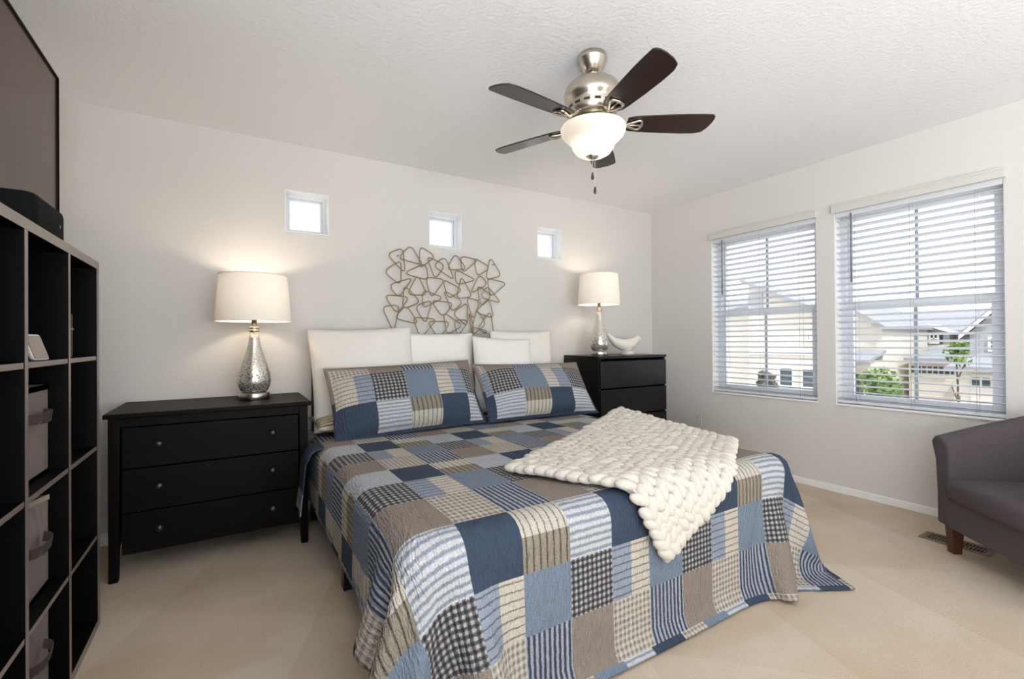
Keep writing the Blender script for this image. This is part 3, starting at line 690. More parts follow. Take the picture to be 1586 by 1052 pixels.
# ------------------------------------------------------------------ quilt: draped by a small cloth relaxation
PW, SUB = 0.178, 8
U0, NC = 0.036, 14
VB = [2.92, 2.73, 2.54, 2.33, 2.15, 1.955, 1.755, 1.53, 1.275, 1.075, 0.90, 0.705]   # flat seam rows from head to foot
VT = [1, 2, 0, 1, 2, 0, 1, 2, 0, 1, 2]
TR, TQ = 3, 1   # the left hem trims the outer patches
xs = np.concatenate([[U0+(TR-1)*PW/SUB], U0+np.arange(TR, NC*SUB+1-TQ)*PW/SUB, [U0+(NC*SUB-TQ)*PW/SUB+0.022]])
ys = []
for a, b in zip(VB, VB[1:]): ys += list(np.linspace(a, b, SUB, endpoint=False))
ys = np.array([VB[0]+0.022]+ys+[VB[-1], VB[-1]-0.026])
QX0, QX1, QY0, QTOP = 0.392, 2.268, 1.187, 0.550
def drape():
    nu, nv = len(xs), len(ys)
    FX, FY = np.meshgrid(xs, ys, indexing='ij')
    P = np.zeros((nu, nv, 3))
    a = np.where(FX < QX0, QX0-FX, np.where(FX > QX1, FX-QX1, 0.0)); sg = np.where(FX < QX0, -1.0, 1.0)
    b = np.maximum(QY0-FY, 0.0)
    r = np.hypot(a, b); cosf = np.where(r > 0, a/np.maximum(r, 1e-9), 0); sinf = np.where(r > 0, b/np.maximum(r, 1e-9), 0)
    corner = (a > 0) & (b > 0)
    spread = np.where(corner, 0.45*2*cosf*sinf+0.03, 0.03)
    P[..., 0] = np.clip(FX, QX0, QX1)+sg*cosf*(0.012+r*spread)
    P[..., 1] = np.maximum(FY, QY0)-sinf*(0.012+r*spread)
    P[..., 2] = np.maximum(QTOP+0.012-r*np.sqrt(np.maximum(1-spread**2, 0)), 0.014)
    inside = (FX > QX0+0.10) & (FX < QX1-0.10) & (FY > QY0+0.10)
    P[..., 2] = np.where(inside, QTOP+0.010, P[..., 2])
    w = np.where(inside, 0.0, 1.0)[..., None]
    rng = np.random.RandomState(3)
    P += w*rng.normal(0, 0.0008, P.shape)
    V = np.zeros_like(P)
    F2 = np.stack([FX, FY], -1)
    sets = []
    def add(di, dj, stiff):
        # split into two disjoint colour sets along the dominant direction
        for par in range(2):
            if di > 0:
                i = np.arange(0, nu-di); i = i[((i//di) % 2) == par]
            else: i = np.arange(nu)
            j0 = np.arange(0, nv-abs(dj))
            if di == 0: j0 = j0[((j0//abs(dj)) % 2) == par]
            js = j0 if dj >= 0 else j0-dj
            A = (i[:, None], js[None, :]); C = (i[:, None]+di, js[None, :]+dj)
            L = np.linalg.norm(F2[A]-F2[C], axis=-1)
            sets.append((A, C, L, stiff))
    add(1, 0, 1.0); add(0, 1, 1.0); add(1, 1, 0.35); add(1, -1, 0.35); add(3, 0, 0.12); add(0, 3, 0.12)
    c = np.array([(QX0+QX1)/2, (QY0+4.0)/2, QTOP/2]); hsz = np.array([(QX1-QX0)/2, (4.0-QY0)/2, QTOP/2]); rad = 0.062
    for it in range(460):
        g = -0.0011 if it < 400 else -0.0006
        V[..., 2] += g
        V *= 0.93
        V *= w
        Q = P+V
        for rep in range(3):
            for A, C, L, st in sets:
                d = Q[C]-Q[A]; l = np.linalg.norm(d, axis=-1)+1e-9
                wa, wc = w[A][..., 0], w[C][..., 0]; ws = wa+wc
                corr = np.where(ws > 0, st*(l-L)/l/np.maximum(ws, 1e-9), 0)[..., None]*d
                Q[A] += corr*wa[..., None]; Q[C] -= corr*wc[..., None]
            # rounded-box collision
            d0 = Q-c; q = np.abs(d0)-(hsz-rad); qm = np.maximum(q, 0); ln = np.linalg.norm(qm, axis=-1)
            dist = ln+np.minimum(q.max(-1), 0)-rad; off = 0.009
            n_out = qm/np.maximum(ln, 1e-9)[..., None]*np.sign(d0)
            ax = q.argmax(-1); n_in = np.zeros_like(Q); np.put_along_axis(n_in, ax[..., None], 1.0, -1); n_in *= np.sign(d0)
            nn = np.where((ln > 1e-6)[..., None], n_out, n_in)
            pen = np.maximum(off-dist, 0)[..., None]
            Q += nn*pen*w
            hit = (pen[..., 0] > 0) & (w[..., 0] > 0)
            fl = Q[..., 2] < 0.012
            Q[..., 2] = np.where(fl, 0.012, Q[..., 2])
        V = Q-P
        V[hit] *= 0.3
        V[fl] *= np.array([0.35, 0.35, 0.0])
        P = Q
    return P
QP = drape()
def build_quilt():
    nu, nv = len(xs), len(ys)
    bm = B(); uvl = bm.loops.layers.uv.new('UVMap')
    G = [[bm.verts.new(QP[i, j]) for j in range(nv)] for i in range(nu)]
    ucoord = [(TR-1)/SUB if i == 0 else (NC-TQ/SUB+0.12 if i == nu-1 else (i-1+TR)/SUB) for i in range(nu)]
    vcoord = [(-0.12 if j == 0 else (len(VT)+0.15 if j == nv-1 else (j-1)/SUB)) for j in range(nv)]
    for i in range(nu-1):
        for j in range(nv-1):
            f = bm.faces.new((G[i][j], G[i][j+1], G[i+1][j+1], G[i+1][j])); f.smooth = True
            cu, cv = (ucoord[i]+ucoord[i+1])/2, (vcoord[j]+vcoord[j+1])/2
            if i == 0 or i == nu-2 or j == 0 or j == nv-2:
                k = int((cv if (i == 0 or i == nu-2) else cu)*1.3)
                nm = ('lbstripe', 'navy', 'ginghamlight', 'denim')[k % 4]
            else:
                c_, r_ = int(cu), int(cv); nm = patch_name(c_, VT[r_], cu-c_, cv-r_)
            f.material_index = QN.index(nm)
            for lp, (a, b) in zip(f.loops, ((i, j), (i, j+1), (i+1, j+1), (i+1, j))): lp[uvl].uv = (ucoord[a], vcoord[b])
    o = obj('quilt', bm, None, mats=[QM[k] for k in QN])
    s = o.modifiers.new('solidify', 'SOLIDIFY'); s.thickness = 0.008; s.offset = 0.0
    return tag(o, 'blue, grey and cream patchwork quilt spread over the bed', 'quilt')
build_quilt()

# the blanket under the quilt shows as a flap beside the dresser
def build_blanket():
    bm = B(); uvl = bm.loops.layers.uv.new('UVMap'); nu, nv = 26, 14; G = []
    for i in range(nu+1):
        a = i/nu; row = []
        for j in range(nv+1):
            y = 2.585+0.185*j/nv
            L_ = a*0.575
            if L_ < 0.20: x, z = 0.60-L_, 0.5535
            elif L_ < 0.30: t = (L_-0.20)/0.10*math.pi/2; x, z = 0.40-0.0637*math.sin(t)+0.0, 0.5535-0.0637*(1-math.cos(t))
            else: x, z = 0.3363+0.006*math.sin(17*y)-0.10*(L_-0.30), 0.4898-(L_-0.30)*0.98
            row.append(bm.verts.new((x-(0.012*math.sin(5*y+1) if L_ > 0.30 else 0), y, z)))
        G.append(row)
    for i in range(nu):
        for j in range(nv):
            f = bm.faces.new((G[i][j], G[i+1][j], G[i+1][j+1], G[i][j+1])); f.smooth = True
            f.material_index = QN.index('navy' if i < nu-5 else 'skyline' if i < nu-1 else 'ginghamlight')
            for lp, (a, b) in zip(f.loops, ((i, j), (i+1, j), (i+1, j+1), (i, j+1))): lp[uvl].uv = (b/12, a/5)
    o = obj('blanket', bm, None, mats=[QM[k] for k in QN])
    q = o.modifiers.new('solidify', 'SOLIDIFY'); q.thickness = 0.006; q.offset = 1.0
    return tag(o, 'navy blanket edge with striped hem hanging beside the dresser', 'blanket')
build_blanket()

# ------------------------------------------------------------------ pillows
def pillow_bm(w, h, th, n=28, power=2.6, flange=0.0, uvs=None, pinch=0.06, noise=0.0, seed=0, sag=0.0):
    """lens pillow in the XY plane with pinched corners; uvs=(u0,u1,v0,v1) lays patch coordinates over the front"""
    rnd = random.Random(seed); ph = [rnd.uniform(0, 6.28) for _ in range(6)]
    bm = B(); uvl = bm.loops.layers.uv.new('UVMap')
    fw = w/2; fh = h/2; iw, ih = fw-flange, fh-flange
    def P(i, j, side):
        s = -1+2*i/n; t = -1+2*j/n
        x = s*fw*(1-pinch*t*t*(1-abs(s))*0 - pinch*(1-t*t)*abs(s)**3*0.6); y = t*fh*(1-pinch*(1-s*s)*abs(t)**3*0.6)
        si = min(1, abs(s)*fw/max(iw, 1e-6)); ti = min(1, abs(t)*fh/max(ih, 1e-6))
        e = max(0.0, (1-si**power))**0.55*max(0.0, (1-ti**power))**0.55
        z = th/2*e
        if noise: z += noise*e*(math.sin(3.1*s+2.2*t+ph[0])+math.sin(5.3*t-2.7*s+ph[1])+0.7*math.sin(8*s+ph[2])*math.sin(6*t+ph[3]))
        y -= sag*(1-s*s)*max(0, t)
        return (x, y, side*(z+0.003))
    F = [[bm.verts.new(P(i, j, 1)) for j in range(n+1)] for i in range(n+1)]
    K = [[bm.verts.new(P(i, j, -1)) for j in range(n+1)] for i in range(n+1)]
    u0, u1, v0, v1 = uvs or (0, 3, 0, 2)
    def face(vs, ij, mi_f):
        f = bm.faces.new(vs); f.smooth = True
        for lp, (i, j) in zip(f.loops, ij): lp[uvl].uv = (u0+(u1-u0)*i/n, v0+(v1-v0)*(1-j/n))
        f.material_index = mi_f((sum(a for a, _ in ij)/len(ij))/n, (sum(b for _, b in ij)/len(ij))/n)
        return f
    mi = (lambda a, b: 0)
    if uvs:
        def mi(a, b):
            if flange and (a < flange/w*0.9 or a > 1-flange/w*0.9 or b < flange/h*0.9 or b > 1-flange/h*0.9):
                return QN.index(('navy' if b < 0.5 else 'taupe'))
            cu = u0+(u1-u0)*a; cv = v0+(v1-v0)*(1-b); c_, r_ = math.floor(cu), math.floor(cv)
            # the shams show the quilt pattern turned half round
            return QN.index(patch_name(1-c_, (1-r_) % 3, 1-(cu-c_), 1-(cv-r_)))
    for i in range(n):
        for j in range(n):
            ij = ((i, j), (i+1, j), (i+1, j+1), (i, j+1))
            face([F[a][b] for a, b in ij], ij, mi)
            rj = tuple(reversed(ij)); face([K[a][b] for a, b in rj], rj, mi)
    for k in range(n):
        for (a, b) in (((k, 0), (k+1, 0)), ((k+1, n), (k, n)), ((0, k+1), (0, k)), ((n, k), (n, k+1))):
            ij = (b, a, a, b); face([F[b[0]][b[1]], F[a[0]][a[1]], K[a[0]][a[1]], K[b[0]][b[1]]], ij, mi)
    bmesh.ops.recalc_face_normals(bm, faces=bm.faces[:])
    return bm
def place_pillow(name, bm, m, loc_, lean, label, cat, yaw=0, roll=0, mats=None, group=None):
    o = obj(name, bm, m, mats=mats, smooth=True)
    o.rotation_mode = 'XYZ'
    mtx = Matrix.Translation(loc_) @ Matrix.Rotation(R(yaw), 4, 'Z') @ Matrix.Rotation(R(90-lean), 4, 'X') @ Matrix.Rotation(R(roll), 4, 'Z')
    o.matrix_world = mtx
    return tag(o, label, cat, group)
WG = 'white pillows against the headboard'
place_pillow('pillow', pillow_bm(0.66, 0.64, 0.19, noise=0.007, seed=1), M['pillow_w'], (0.745, 3.055, 0.885), 9, 'large plain white pillow at the left end of the bed', 'pillow', roll=2, group=WG)
place_pillow('pillow', pillow_bm(0.57, 0.58, 0.13, noise=0.004, seed=2), M['pillow_knit'], (1.285, 3.13, 0.885), 8, 'ribbed white pillow, second from the left behind the shams', 'pillow', group=WG)
place_pillow('pillow', pillow_bm(0.50, 0.56, 0.14, noise=0.005, seed=3), M['pillow_fur'], (1.745, 2.99, 0.86), 11, 'fleecy white pillow, third from the left behind the shams', 'pillow', roll=-3, group=WG)
place_pillow('pillow', pillow_bm(0.58, 0.60, 0.13, noise=0.005, seed=4), M['pillow_w'], (2.02, 3.145, 0.895), 7, 'plain white pillow at the right end nearest the tall chest', 'pillow', group=WG)
place_pillow('pillow', pillow_bm(0.34, 0.50, 0.04, seed=8), M['pillow_g'], (1.60, 3.19, 0.925), 4, 'grey pillow peeking out between the two middle white pillows', 'pillow')
place_pillow('pillow', pillow_bm(0.60, 0.34, 0.11, uvs=(0, 3, 0, 2), seed=5), None, (0.715, 2.97, 0.625), 86, 'cream pillow with black stripes lying flat under the left pillows', 'pillow', mats=[QM['blackstripe']])
place_pillow('pillow_sham', pillow_bm(0.95, 0.47, 0.24, n=48, flange=0.018, uvs=(0.86, 5.55, -0.5, 2.02), noise=0.006, seed=6), None, (0.945, 2.79, 0.765), 31, 'patchwork pillow sham on the left half of the bed', 'pillow', roll=2, mats=[QM[k] for k in QN], group='patchwork shams')
place_pillow('pillow_sham', pillow_bm(0.93, 0.46, 0.22, n=48, flange=0.018, uvs=(1.72, 6.15, -0.5, 2.02), noise=0.006, seed=9), None, (1.905, 2.785, 0.755), 36, 'patchwork pillow sham on the right half of the bed', 'pillow', roll=-1, mats=[QM[k] for k in QN], group='patchwork shams')

# ------------------------------------------------------------------ chunky knit throw
def build_throw():
    Lc, Bk, Rc, Tp = Vector((0.96, 1.62)), Vector((2.20, 2.25)), Vector((2.17, 1.42)), Vector((1.335, 0.955))
    ZS = 0.562; YE_ = 1.175; rad = 0.065
    def fold(x, y, h):
        if y >= YE_+rad: return Vector((x, y, ZS+h)), Vector((0, 0, 1)), Vector((0, 1, 0))
        s = YE_+rad-y
        if s < rad*math.pi/2:
            a = s/rad; n = Vector((0, -math.sin(a), math.cos(a))); cpt = Vector((x, YE_+rad, ZS-rad)); return cpt+n*(rad+h), n, Vector((0, math.cos(a), math.sin(a)))
        d = s-rad*math.pi/2
        return Vector((x, YE_-h, ZS-rad-d)), Vector((0, -1, 0)), Vector((0, 0, 1))
    def flat(s, t):
        p = (Lc*(1-s)+Bk*s)*(1-t)+(Tp*(1-s)+Rc*s)*t
        bow = 0.035*math.sin(math.pi*s)*(1 if t < 0.5 else -1)*abs(2*t-1)
        return p+Vector((-0.45, 0.9))*bow*0.4
    def lift(s, t):   # bunching near the back corner
        return 0.030+0.055*max(0, s-0.35)**1.5*(1-t)**1.2*2.2
    bm = B()
    def ell(c, ax, ay, az, U, Vv, N, seg=12, rg=8):
        rings = []
        for i in range(rg+1):
            ph = math.pi*i/rg; z = math.cos(ph); r = math.sin(ph)
            if i in (0, rg): rings.append([bm.verts.new(c+U*ax*z)])
            else: rings.append([bm.verts.new(c+U*ax*z+Vv*ay*r*math.cos(2*math.pi*k/seg)+N*az*r*math.sin(2*math.pi*k/seg)) for k in range(seg)])
        for a, b in zip(rings, rings[1:]):
            for k in range(seg):
                j = (k+1) % seg
                if len(a) == 1: f = bm.faces.new((a[0], b[k], b[j]))
                elif len(b) == 1: f = bm.faces.new((a[k], b[0], a[j]))
                else: f = bm.faces.new((a[k], b[k], b[j], a[j]))
                f.smooth = True
    NS, NT = 25, 17
    rnd = random.Random(4)
    for i in range(NS):
        for j in range(NT):
            for sd in (-1, 1):
                s = (i+0.5+sd*0.24+rnd.uniform(-0.04, 0.04))/NS; t = (j+0.5+rnd.uniform(-0.06, 0.06))/NT
                p = flat(s, t); e = 0.01
                ds = (flat(min(s+e, 1), t)-flat(max(s-e, 0), t)).normalized(); dt = (flat(s, min(t+e, 1))-flat(s, max(t-e, 0))).normalized()
                h = lift(s, t)+rnd.uniform(-0.005, 0.005)
                c, n, ty = fold(p.x, p.y, h)
                D = Vector((dt.x, 0, 0))+ty*dt.y; S_ = Vector((ds.x, 0, 0))+ty*ds.y
                q_ = R(30+rnd.uniform(-6, 6)); U = (D*math.cos(q_)-S_*sd*math.sin(q_)).normalized(); N = n; Vv = N.cross(U).normalized()
                k = rnd.uniform(0.92, 1.08)
                ell(c+n*0.002, 0.043*k, 0.0225*k, 0.021*k, U, Vv, N)
    # the lower ply closes the gaps between the stitches
    g = 36; top = []; bot = []
    for i in range(g+1):
        top.append([]); bot.append([])
        for j in range(g+1):
            s, t = 0.012+0.976*i/g, 0.012+0.976*j/g; p = flat(s, t)
            top[-1].append(bm.verts.new(fold(p.x, p.y, lift(s, t)+0.004)[0])); bot[-1].append(bm.verts.new(fold(p.x, p.y, 0.012)[0]))
    for i in range(g):
        for j in range(g):
            bm.faces.new((top[i][j], top[i+1][j], top[i+1][j+1], top[i][j+1])); bm.faces.new((bot[i][j], bot[i][j+1], bot[i+1][j+1], bot[i+1][j]))
    for k in range(g):
        for a, b in (((k, 0), (k+1, 0)), ((k+1, g), (k, g)), ((0, k+1), (0, k)), ((g, k), (g, k+1))):
            bm.faces.new((top[b[0]][b[1]], top[a[0]][a[1]], bot[a[0]][a[1]], bot[b[0]][b[1]]))
    o = obj('knit_throw', bm, M['knit'])
    return tag(o, 'white chunky knit throw draped over the foot of the bed', 'throw blanket')
build_throw()

# ------------------------------------------------------------------ ceiling fan
fan = thing('ceiling_fan', 'brushed nickel ceiling fan with five dark blades and a lit glass bowl', 'ceiling fan', (1.429, 1.62, H))
def fz(*prof): return [(r, z-H) for r, z in prof]
obj('canopy', lathe(B(), fz((0.063, H), (0.067, 2.405), (0.066, 2.392), (0.058, 2.384), (0.055, 2.366), (0.045, 2.358), (0.040, 2.345), (0.026, 2.338)), 40), M['nickel'], fan, smooth=True)
obj('downrod', lathe(B(), fz((0.0125, 2.350), (0.0125, 2.300)), 20), M['nickel'], fan, smooth=True)
mot = obj('motor_housing', lathe(B(), fz((0.018, 2.315), (0.030, 2.308), (0.060, 2.304), (0.095, 2.292), (0.120, 2.270), (0.131, 2.245), (0.131, 2.224), (0.127, 2.208), (0.117, 2.198), (0.1135, 2.184), (0.1115, 2.158), (0.106, 2.140), (0.092, 2.129), (0.075, 2.126)), 56), M['nickel'], fan, smooth=True)
bm = B()
for k in range(15):
    a = 2*math.pi*k/15
    b2 = bx(0.100, 0.1145, -0.013, 0.013, -0.005, 0.005)
    bmesh.ops.translate(b2, verts=b2.verts[:], vec=(0.0, 0, 2.170-H)); bmesh.ops.rotate(b2, verts=b2.verts[:], matrix=Matrix.Rotation(a, 3, 'Z'))
    me_ = bpy.data.meshes.new('tmp'); b2.to_mesh(me_); b2.free(); bm.from_mesh(me_); bpy.data.meshes.remove(me_)
obj('vent_slots', bm, M['nickeldk'], mot)
obj('switch_housing', lathe(B(), fz((0.075, 2.130), (0.074, 2.112), (0.080, 2.104), (0.092, 2.098), (0.094, 2.088)), 48), M['nickel'], fan, smooth=True)
obj('fitter_plate', lathe(B(), fz((0.0, 2.0935), (0.132, 2.0915), (0.133, 2.088), (0.0, 2.086)), 48), M['nickel'], fan)  # unseen plate, added to stop light leaving the bowl upwards
bowl = obj('glass_bowl', lathe(B(), fz((0.134, 2.090), (0.145, 2.086), (0.149, 2.077), (0.147, 2.064), (0.138, 2.048), (0.121, 2.031), (0.107, 2.021), (0.100, 2.010), (0.094, 1.993), (0.079, 1.971), (0.056, 1.958), (0.030, 1.954), (0.0, 1.953)), 64, cap=False), M['bowl'], fan, smooth=True)
obj('bowl_finial', lathe(B(), fz((0.0, 1.966), (0.026, 1.964), (0.027, 1.954), (0.020, 1.946), (0.008, 1.941), (0.0, 1.939)), 24), M['nickel'], fan, smooth=True)
for (x, y, ze) in ((-0.008, -0.004, 1.868), (0.008, -0.002, 1.806)):
    ch = obj('pull_chain', tube(B(), [(x, y, 1.945-H), (x, y, ze-H)], 0.0016, 6), M['nickel'], fan)
    obj('pull_knob', lathe(B(), fz((0.0, ze+0.012), (0.003, ze+0.010), (0.0065, ze-0.008), (0.0075, ze-0.014), (0.005, ze-0.022), (0.0, ze-0.024)), 14, (x, y, 0)), M['pewter'], ch, smooth=True)
def blade_bm():
    # outline along +X, from root to tip
    top = [(0.155, 0.040), (0.175, 0.050), (0.22, 0.056), (0.32, 0.064), (0.42, 0.069), (0.49, 0.068), (0.522, 0.058)]
    botm = [(0.545, -0.050), (0.535, -0.060), (0.49, -0.062), (0.42, -0.062), (0.32, -0.058), (0.22, -0.052), (0.175, -0.046), (0.155, -0.038)]
    pts = top+[(0.538, 0.03), (0.548, -0.01), (0.549, -0.035)]+botm
    bm = prism(B(), pts, 'z', -0.003, 0.003)
    return bm
def iron_bm():
    bm = B()
    # shaped bracket: arm from motor, then an open rounded triangle under the blade
    tube(bm, [(0.090, 0, 0.030), (0.112, 0, 0.018), (0.134, 0, -0.002), (0.155, 0, -0.010)], [0.011, 0.011, 0.010, 0.009], 10)
    tube(bm, round_poly([(0.140, 0, -0.009), (0.215, 0.034, -0.008), (0.226, -0.001, -0.008), (0.215, -0.034, -0.008)], 0.022, 6), 0.0062, 8, True)
    tube(bm, [(0.145, 0, -0.009), (0.224, 0, -0.008)], 0.005, 8)
    return bm
BZ = 2.106-H
b0 = None
for k in range(5):
    ang = 41.4+72*k
    if b0 is None:
        b0 = obj('blade', blade_bm(), M['blade'], fan, bevel=0.0015); i0 = obj('blade_bracket', iron_bm(), M['nickel'], b0, smooth=True); bb = b0
    else:
        bb = copy_tree(b0, fan)
    bb.matrix_local = Matrix.Translation((0, 0, BZ)) @ Matrix.Rotation(R(ang), 4, 'Z') @ Matrix.Rotation(R(-12), 4, 'X')
ld = bpy.data.lights.new('fan_light', 'POINT'); lo = bpy.data.objects.new('fan_light', ld); COL.objects.link(lo); lo.parent = fan
ld.energy = FAN_W; ld.color = (1.0, 0.93, 0.84); ld.shadow_soft_size = 0.03; lo.location = (0.03, -0.02, 2.035-H)

# ------------------------------------------------------------------ armchair
fd = Vector((-0.752, 0.659, 0)); rd = Vector((-0.659, -0.752, 0))
A0 = Vector((3.185, 0.935, 0)); CW, CD = 0.74, 0.66
orig = A0+rd*(CW/2)
chair = thing('armchair', 'charcoal tub armchair with brown wooden legs under the right window', 'armchair', orig, (0, 0, math.atan2(rd.y, rd.x)))
# local frame: +X runs to the chair's left arm (nearer the viewer), -Y... front is toward -Y after the turn below
# rd maps to +X; then +Y local = Rz90(rd) = (-rd.y, rd.x) = (0.752,-0.659) = -fd, so the chair's back lies at +Y
def u_path(w, d, r, n=14):
    """U-shaped plan from the right arm front (-w,0) round the back to the left arm front (w,0)"""
    pts = [(-w, 0.0), (-w, (d-r)*0.5), (-w, d-r)]
    for k in range(1, n): a = math.pi-math.pi/2*k/n; pts.append((-w+r+r*math.cos(a), d-r+r*math.sin(a)))
    pts.append((-w+r, d)); pts.append((0.0, d)); 
    L = pts[:-1]
    return pts+[(-x, y) for x, y in reversed(L)]
def shell_bm():
    bm = B(); outer = u_path(CW/2, CD, 0.30); inner = u_path(CW/2-0.095, CD-0.11, 0.22)
    n = len(outer); rows = []
    for k in range(n):
        (ox, oy), (ix, iy) = outer[k], inner[k]
        # height rises from the arm front to the back
        tback = min(1, max(0, oy/CD)); zt = 0.590+0.185*(tback**0.9)
        fl = 0.034*(1-tback)
        dx = (1 if ox > 0 else -1) if abs(ox) > CW/2-0.02 else 0
        pr = [(ox-dx*0.006, oy, 0.14), (ox-dx*0.006, oy, 0.30), (ox+dx*0.004, oy, 0.47), (ox+dx*fl, oy+0.01*tback, zt-0.03), ((ox*0.72+ix*0.28)+dx*fl, (oy*0.72+iy*0.28), zt), ((ox*0.3+ix*0.7)+dx*fl*0.6, oy*0.3+iy*0.7, zt-0.006), (ix+dx*fl*0.3, iy, zt-0.04), (ix, iy, 0.45), (ix, iy, 0.14)]
        rows.append([bm.verts.new(p) for p in pr])
    m = len(rows[0])
    for a, b in zip(rows, rows[1:]):
        for i in range(m): bm.faces.new((a[i], a[(i+1) % m], b[(i+1) % m], b[i]))
    bm.faces.new(rows[0]); bm.faces.new(list(reversed(rows[-1])))
    bmesh.ops.recalc_face_normals(bm, faces=bm.faces[:])
    return bm
sh = obj('back_and_arms', shell_bm(), M['chairfab'], chair, smooth=True, bevel=0.012)
sh.modifiers['bevel'].segments = 3; sh.modifiers['bevel'].angle_limit = R(50)
obj('seat_base', rounded_box(-CW/2+0.09, CW/2-0.09, -0.004, CD-0.12, 0.14, 0.285, 0.006), M['chairfab'], chair, smooth=False)
def cushion_bm():
    bm = rounded_box(-CW/2+0.098, CW/2-0.098, -0.028, CD-0.13, 0.283, 0.395, 0.034)
    for v in bm.verts:
        if v.co.z > 0.36: v.co.z += 0.020*max(0, 1-(v.co.x/0.28)**2)*max(0, 1-((v.co.y-0.25)/0.32)**2)
        if v.co.y < 0.02: v.co.y -= 0.012*max(0, 1-(v.co.x/0.28)**2)
    return bm
obj('seat_cushion', cushion_bm(), M['chairfab'], chair, smooth=True)
for x in (-CW/2+0.06, CW/2-0.06):
    for y in (0.045, CD-0.16):
        bm = bx(-0.028, 0.028, -0.028, 0.028, 0, 0.142)
        for v in bm.verts:
            if v.co.z < 0.01: v.co.x *= 0.72; v.co.y *= 0.72
        o = obj('leg', bm, M['chairleg'], chair, bevel=0.003); o.location = (x, y, 0)

# ------------------------------------------------------------------ floor vent
t = thing('floor_vent', 'bronze slotted floor vent in the carpet beneath the armchair', 'floor vent', (3.332, 0.895, 0))
obj('frame', ring_frame(B(), 'x', 0, 0, 0, 0, 0, 0, 0) if False else box(box(box(bx(-0.068, 0.068, -0.143, -0.118, 0, 0.006), -0.068, 0.068, 0.118, 0.143, 0, 0.006), -0.068, -0.046, -0.118, 0.118, 0, 0.006), 0.046, 0.068, -0.118, 0.118, 0, 0.006), M['vent'], t, bevel=0.002)
obj('louvre_well', bx(-0.046, 0.046, -0.118, 0.118, 0.0003, 0.001), M['ventdk'], t)
bm = B()
for k in range(17): y = -0.112+k*0.014; box(bm, -0.046, 0.046, y-0.0025, y+0.0025, 0.001, 0.005)
box(bm, -0.004, 0.004, -0.118, 0.118, 0.001, 0.0055)
obj('louvres', bm, M['vent'], t)

# ------------------------------------------------------------------ outdoors: street with houses
GZ = -2.75
M['beige'] = mat('beige_siding', (212, 204, 191), 0.9, bump=(3, 0.1, 0.02))
M['cream'] = mat('cream_siding', (220, 213, 201), 0.9)
M['greysid'] = mat('grey_siding', (172, 173, 178), 0.9)
M['roof'] = mat('grey_shingle', (152, 155, 162), 0.95, bump=(14, 0.4, 0.05), var=(5, 0.12))
M['garage'] = mat('garage_door_white', (214, 205, 195), 0.7)
M['dwin'] = mat('dark_window_glass', (60, 74, 84), 0.15)
M['shutter'] = mat('slate_shutter', (54, 66, 72), 0.7)
M['wtrim'] = mat('white_house_trim', (238, 237, 234), 0.7)
M['lawn'] = mat('pale_concrete_street', (190, 185, 178), 0.95, var=(0.8, 0.1))
M['leaf'] = mat('green_leaf', (112, 138, 72), 0.8, var=(3, 0.25))
M['leafdk'] = mat('bronze_leaf', (96, 94, 84), 0.8, var=(3, 0.25))
M['bark'] = mat('bark', (92, 76, 62), 0.9)
tag(obj('ground', bx(XR+2.5, 90, -40, 60, GZ-0.3, GZ), M['lawn']), kind='structure')

def gable_roof(bm, x0, x1, y0, y1, ze, zr, axis, over=0.35, th=0.14):
    """solid gable roof, ridge along axis"""
    if axis == 'x':
        c = (y0+y1)/2; s = (zr-ze)/((y1-y0)/2)
        for sg, ye in ((-1, y0-over), (1, y1+over)):
            zo = ze-over*s
            prism(bm, [(ye, zo), (c, zr), (c, zr+th), (ye, zo+th)], 'x', x0-over, x1+over)
    else:
        c = (x0+x1)/2; s = (zr-ze)/((x1-x0)/2)
        for sg, xe in ((-1, x0-over), (1, x1+over)):
            zo = ze-over*s
            A = [(xe, zo), (c, zr), (c, zr+th), (xe, zo+th)]
            prism(bm, A, 'y', y0-over, y1+over)
    return bm
def win(parent, x, y0, y1, z0, z1, cx=0.0, mull=True, shut=0.0, pm='dwin'):
    f = obj('window', ring_frame(B(), 'x', x-0.08, 0.08, y0, y1, z0, z1, 0.08), M['wtrim'], parent)
    bm = bx(x-0.04, x-0.02, y0+0.08, y1-0.08, z0+0.08, z1-0.08); obj('pane', bm, M[pm], f)
    if mull:
        c = (y0+y1)/2; obj('mullion', box(bx(x-0.07, x-0.01, c-0.03, c+0.03, z0+0.08, z1-0.08), x-0.07, x-0.01, y0+0.08, y1-0.08, (z0+z1)/2-0.03, (z0+z1)/2+0.03), M['wtrim'], f)
    if shut:
        for a, b in ((y0-shut, y0-0.02), (y1+0.02, y1+shut)): obj('shutter', bx(x-0.06, x, a, b, z0, z1), M['shutter'], parent)
def garage(parent, x, y0, y1, z0, z1, n):
    d = obj('garage_door', bx(x-0.06, x-0.01, y0, y1, z0, z1), M['garage'], parent)
    bm = B(); w = (y1-y0)/n
    for k in range(n): box(bm, x-0.075, x-0.06, y0+k*w+0.13*w, y0+(k+1)*w-0.13*w, z1-0.42, z1-0.12)
    obj('door_lights', bm, M['dwin'], d)
    bm = B()
    for k in range(1, 4): box(bm, x-0.07, x-0.06, y0, y1, z0+(z1-z0)*k/4-0.015, z0+(z1-z0)*k/4+0.005)
    obj('panel_grooves', bm, M['wtrim'], d)

